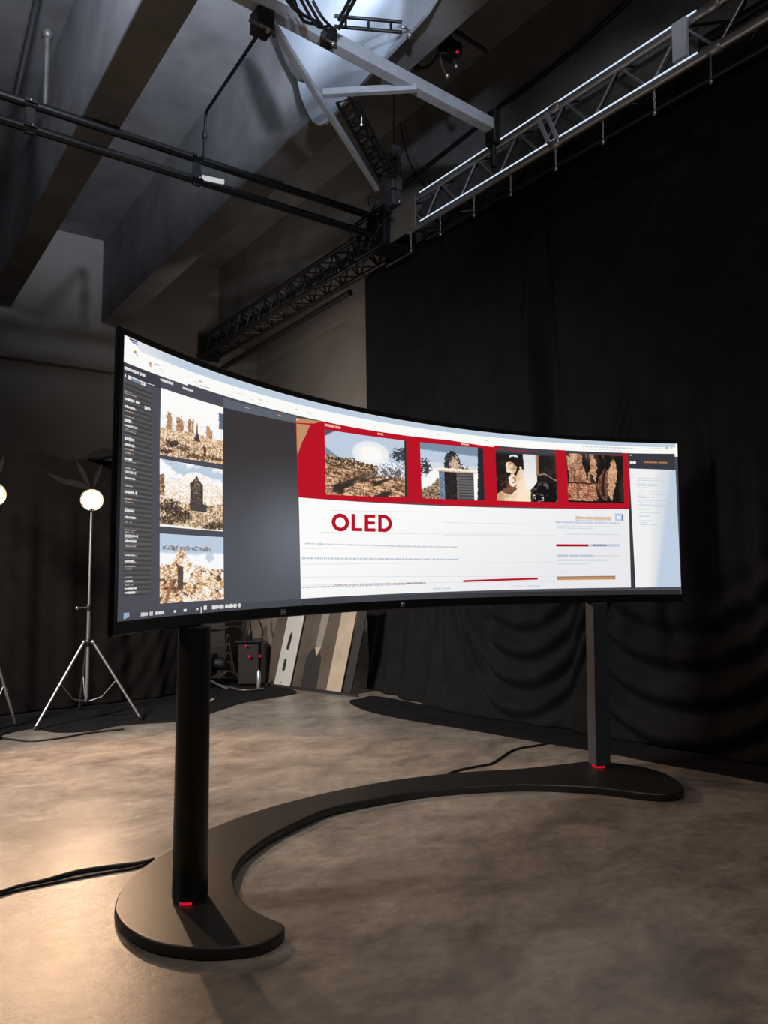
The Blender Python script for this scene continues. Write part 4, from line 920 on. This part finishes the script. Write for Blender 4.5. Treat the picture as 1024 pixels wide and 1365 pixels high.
b = MB(); b.tube([(cx_, cy_, zz1), (cx_, cy_, ZS)], 0.006, 6); b.build('chain', M['rig'], t)
b = MB(); b.tube(spline([(cx_-0.02, cy_-0.10, zz1-0.1), (cx_-0.04, cy_-0.13, zz0+0.1), (cx_-0.06, cy_-0.17, zz0-0.02)], 6), 0.012, 8); b.ball((cx_-0.06, cy_-0.18, zz0-0.03), 0.022); b.build('hand_grip', M['alu'], t)
# dark conduit lines on the deep beam and small fittings with a red light
def onbeam(x, y): return on_x(x, y, 4.972)
b = MB(); b.tube([onbeam(536,248), onbeam(640,166), onbeam(668,140)], 0.022, 8); b.tube(spline([onbeam(668,140), onbeam(700,118), onbeam(770,62), onbeam(850,-10)], 6), 0.022, 8)
tag(b.build('conduit_pipe', M['rig']), 'dark sagging pipe fixed along the deep beam above the truss', 'pipe')
b = MB(); b.tube(spline([onbeam(533,165), onbeam(548,220), onbeam(578,262)], 8), 0.007, 6); tag(b.build('hanging_cable', M['rubber']), 'thin cable drooping down the dark beam above the truss end', 'cable')
def on_slab(x, y): return on_z(x, y, ZS-0.02)
b = MB(); b.tube([on_z(572,18,5.6), on_z(648,68,5.6)], 0.018, 8); tag(b.build('conduit_pipe', M['rig']), 'thin dark pipe under the dark ceiling bay at the top', 'pipe')
t = thing('sensor_box', 'small black fixture with a red light under the dark ceiling bay', 'fixture', on_z(605,85,5.5))
c = on_z(600,75,5.5); b = MB(); b.box(c-Vector((0.07,0.07,0.0)), c+Vector((0.07,0.07,0.10))); b.tube([c+Vector((0,0,0.1)), (c.x, c.y, ZS)], 0.012, 8); b.build('body', M['rig'], t, bevel=0.01)
rd = on_z(609.5,69,5.42); b = MB(); b.tube([rd+Vector((0,0,0.005)), c+Vector((0,0,0.03))], 0.005, 6); b.build('stem', M['rig'], t)
b = MB(); b.ball(rd, 0.012); b.build('indicator', M['red'], t)['label'] = 'red indicator light'
b = MB(); k0 = on_z(585,70,5.42); k1 = on_z(590,90,5.4); k2 = on_z(596,101,5.38); b.tube([c+Vector((-0.03,0,0.02)), k0, k1, k2], 0.012, 8); b.ball(k2, 0.025); b.ball(on_z(608,88,5.42), 0.022); b.tube([on_z(608,88,5.42), c+Vector((0.02,0,0.02))], 0.008, 6); b.build('nozzle', M['chrome'], t)
b = MB(); b.tube(spline([on_z(545,82,5.5), on_z(556,90,5.45), on_z(572,88,5.45), on_z(585,70,5.5)], 6), 0.012, 8); b.ball(on_z(556,90,5.45), 0.03)
tag(b.build('hanging_cable', M['rubber']), 'short dark cable looped beside the red lit fixture', 'cable')

# ================================================================== EQUIPMENT BEHIND THE DISPLAY
ec = on_z(334, 914)
t = thing('amplifier_tower', 'dark equipment tower with red indicator lights behind the display', 'equipment', ec)
def ez(px, py): 
    d = ray(px, py); k = (ec.xy.length)/math.hypot(d[0], d[1]); return Vector((d[0]*k, d[1]*k, EYE+d[2]*k))
m = Matrix.Translation(ec) @ Matrix.Rotation(-YAW+0.1, 4, 'Z')
zt_ = ez(335, 853).z
b = MB(); b.box((-0.14,-0.05,0.02), (0.10,0.2,zt_-0.03), 0, m); b.build('body', M['dark'], t, bevel=0.015)
b = MB(); b.box((-0.18,-0.08,zt_-0.03), (0.13,0.22,zt_), 0, m); b.build('lid', M['bezel'], t, bevel=0.008)
b = MB(); b.box((0.115,-0.06,0.02), (0.185,0.10,zt_-0.02), 0, m); b.build('side_unit', M['bezel'], t, bevel=0.015)
for (px, py, r_) in ((327.5,860,0.011),(332.5,874,0.016),(347,873.5,0.015)):
    p = ez(px, py); d = Vector((p.x, p.y, 0)).normalized(); b = MB(); b.ball(p-d*0.085, r_, 12); b.build('indicator', M['red'], t)['label'] = 'red indicator light'
b = MB(); p = ez(333, 845); b.lathe([(0.02,-0.07),(0.03,-0.06),(0.03,0.02),(0.012,0.06)], 12, Matrix.Translation(p)); b.build('plug', M['rubber'], t)
b = MB()
for (a, k, c) in (((327,830),(326,842),(328,852)), ((345,826),(350,840),(348,854)), ((333,828),(334,834),(333,842))):
    b.tube(spline([ez(*a)+Vector((0,0,0.1)), ez(*a), ez(*k), ez(*c)], 6), 0.011, 8)
tag(b.build('power_cable', M['rubber']), 'black cables rising from the top of the equipment tower', 'cable')
b = MB(); b.tube(spline([ez(262,832), ez(276,839), ez(292,840), ez(308,835), ez(320,837), ez(327,846)], 8), 0.013, 8); tag(b.build('power_cable', M['rubber']), 'black cable sagging between the round post and the equipment tower', 'cable')
b = MB(); p = on_z(345, 916); b.lathe([(0.02,0.008),(0.022,0.02),(0.022,0.19),(0.012,0.20),(0.012,0.215)], 14, Matrix.Translation(p-Vector((0.06,0.12,0)))); tag(b.build('metal_canister', M['alu']), 'small silver canister at the foot of the equipment tower', 'canister')
gc = on_z(281, 915)
t = thing('movie_camera', 'bulky black camera on the floor beside the round post', 'camera', gc)
m = Matrix.Translation(gc) @ Matrix.Rotation(-YAW, 4, 'Z')
b = MB(); b.box((-0.30,-0.10,0.12), (0.04,0.18,0.36), 0, m); b.box((-0.26,-0.06,0.36), (-0.16,0.05,0.62), 0, m); b.build('body', M['bezel'], t, bevel=0.02)
b = MB(); b.lathe([(0.07,0),(0.075,0.02),(0.075,0.12),(0.06,0.14)], 20, m @ Matrix.Translation((0.03,0.0,0.26)) @ Matrix.Rotation(PI/2, 4, 'Y')); b.build('lens', M['rubber'], t)
for s in (-1, 1):
    b = MB(); b.tube([m @ Vector((-0.15,-0.02,0.14)), m @ Vector((-0.15+0.42*s,-0.34,0.022))], 0.014, 8); b.build('leg', M['aludull'], t)
b = MB(); b.tube([m @ Vector((-0.15,0.02,0.14)), m @ Vector((-0.15,0.34,0.022))], 0.014, 8); b.build('leg', M['aludull'], t)
b = MB()
for k in range(5):
    a, c = ez(292+2*k, 905-9*k), ez(322-3*k, 908-3*k); h = a.lerp(c, 0.45)+Vector((0,0,0.10+0.05*k)); a.z = max(a.z, 0.03); c.z = max(c.z, 0.03)
    b.tube(spline([a, h, c], 10), 0.012, 8)
tag(b.build('power_cable', M['rubber']), 'loops of black cable between the camera and the equipment tower', 'cable')
b = MB(); b.tube(spline([on_z(285,912,0.02), on_z(305,916,0.02), on_z(325,920,0.02), on_z(352,918,0.02)], 6), 0.012, 8); tag(b.build('metal_rod', M['aludull']), 'dull metal rod lying on the cloth before the equipment tower', 'rod')
b = MB(); p0, p1_ = on_z(275,938,0.016), on_z(285,932,0.016); b.bar(p0, p1_, 0.03, 0.015); tag(b.build('wooden_offcut', M['boardbeige']), 'pale little wooden offcut on the floor cloth beside the round post', 'offcut')

# leaning boards
BASE = [on_z(363,915), on_z(478,929)]
bd_ = (BASE[1]-BASE[0]); bl_ = bd_.length; bx = bd_.normalized(); bn = Vector((-bx.y, bx.x, 0)); 
if bn.dot(Vector((1,0,0))) < 0: bn = -bn
HT = 1.0; lean = 0.12; shear = 0.16
def board(name, x0, x1, off, m, label, cat='board', extra=None, h=HT, th=0.018):
    # board leaning back along bn and raked sideways along +bx
    o_ = BASE[0]+bn*off
    def P3(x, s): return o_+bx*(x+shear*s)+bn*(lean*s)+Vector((0,0,0.004+h*s))
    nn = (P3(1,0)-P3(0,0)).cross(P3(0,1)-P3(0,0)).normalized()
    if nn.dot(bn) < 0: nn = -nn
    t = thing(name, label, cat, o_+bx*x0, 'boards leaning behind the display')
    b = MB(); b.slab([P3(x0,0), P3(x1,0), P3(x1,1), P3(x0,1)], nn*th); b.build('board', m, t, bevel=0.003)
    if extra: extra(t, P3, nn)
    return t
def xwhite(t, P3, nn):
    def blob(n, pts, m, d=0.004):
        b = MB(); b.slab([P3(x, s)-nn*d for x, s in pts], nn*d); b.build(n, m, t)
    w0, w1 = 0.02, 0.26; c = (w0+w1)/2-0.02
    blob('slot', [(c-0.022,0.20),(c-0.012,0.18),(c+0.010,0.18),(c+0.022,0.21),(c+0.016,0.31),(c-0.016,0.32)], M['dark']); blob('handle', [(c-0.012,0.44),(c+0.002,0.42),(c+0.018,0.45),(c+0.022,0.56),(c+0.012,0.62),(c-0.006,0.56)], M['rubber'], 0.015)
    b = MB(); b.ball(P3(c, 0.05)-nn*0.004, 0.006); b.build('screw', M['rubber'], t)
def xdark(t, P3, nn):
    def blob(n, pts, m, d=0.004, b0=0.0):
        b = MB(); b.slab([P3(x, s)-nn*(d+b0) for x, s in pts], nn*d); b.build(n, m, t)
    blob('light_stripe', [(0.50,0.46),(0.58,0.46),(0.62,1.0),(0.50,1.0)], M['boardgrey']); blob('pointed_tip', [(0.50,0.47),(0.53,0.39),(0.55,0.38),(0.58,0.47)], M['boardbeige'], 0.004, 0.004)
    ar = [(0.40,0.02)]+[(0.40+0.035*k, 0.30+0.17*math.sin(PI*(0.1+0.8*k/6))) for k in range(7)]+[(0.63,0.02)]
    blob('dark_arch', ar, M['dark'], 0.003)
    blob('soft_stripe', [(0.345,0.05),(0.375,0.05),(0.40,1.0),(0.36,1.0)], M['boardbrown'], 0.003)
LEAN_SET = [
    ('leaning_board', -0.16, 0.01, 0.02, M['boardbrown'], 'brown board leaning at the left of the stack behind the display', None),
    ('leaning_board', 0.02, 0.26, 0.0, M['boardwhite'], 'off white board with a dark slot and handle leaning behind the display', xwhite),
    ('leaning_board', 0.27, 0.78, 0.02, M['boardbrown'], 'wide dark board with a light stripe and a dark pointed arch', xdark),
    ('leaning_board', 0.78, 0.98, 0.0, M['boardbeige'], 'beige board leaning right of the dark arched board', None),
    ('leaning_board', 0.99, 1.10, 0.02, M['dark'], 'narrow dark board leaning at the right end of the stack', None)]
for n_, x0, x1, off, m_, lab, ex in LEAN_SET: board(n_, x0, x1, off, m_, lab, 'board', ex)
b = MB(); o_ = BASE[0]-bn*0.025; b.slab([o_+bx*-0.1, o_+bx*1.22, o_+bx*1.22+Vector((0,0,0.03)), o_+bx*-0.1+Vector((0,0,0.03))], bn*0.02)
tag(b.build('foot_rail', M['dark']), 'dark strip on the floor along the feet of the leaning boards', 'rail')
b = MB(); o_ = BASE[0]+bn*0.22; b.slab([o_+bx*-1.0, o_+bx*0.95, o_+bx*0.95+Vector((0,0,1.3)), o_+bx*-1.0+Vector((0,0,1.3))], bn*0.04)
tag(b.build('scenery_flat', mat('brown_scenery_paint', (0.17,0.13,0.105), 0.8, var=0.15, scale=2)), 'upright brown scenery panel behind the leaning boards', 'panel')

# ================================================================== FLOOR CABLES
def cable(px, label, r=0.009, mm=None):
    b = MB(); b.tube(spline([on_z(x, y, r*0.95) for x, y in px], 8), r, 8); return tag(b.build('floor_cable', mm or M['rubber']), label, 'cable')
cable([(-60,1207),(0,1190),(25,1182),(60,1174),(100,1163),(140,1156.5),(185,1151),(205,1146)], 'thick black cable from the left picture edge to the round post foot', 0.011)
cable([(-60,1210),(0,1193),(30,1185),(70,1177),(110,1169),(150,1162),(180,1157),(198,1150)], 'thinner black cable running just before the thick one to the foot', 0.006)
cable([(598,1031),(615,1026),(640,1021),(655,1018),(668,1010),(682,1001),(695,997),(715,994),(735,990)], 'thin black cable from the crescent foot back to the tall curtain', 0.008)
cable([(-30,986),(0,984),(40,988),(80,984),(120,977),(165,972)], 'thin black cable lying along the edge of the left floor cloth', 0.008)
b = MB(); p = on_z(-2, 986); b.ball(p+Vector((0,0,0.03)), 0.03); b.tube([p+Vector((0,0,0.03)), p+Vector((-0.10,0.02,0.03))], 0.022, 10); tag(b.build('cable_plug', M['rubber']), 'black plug on the floor at the left picture edge', 'plug')
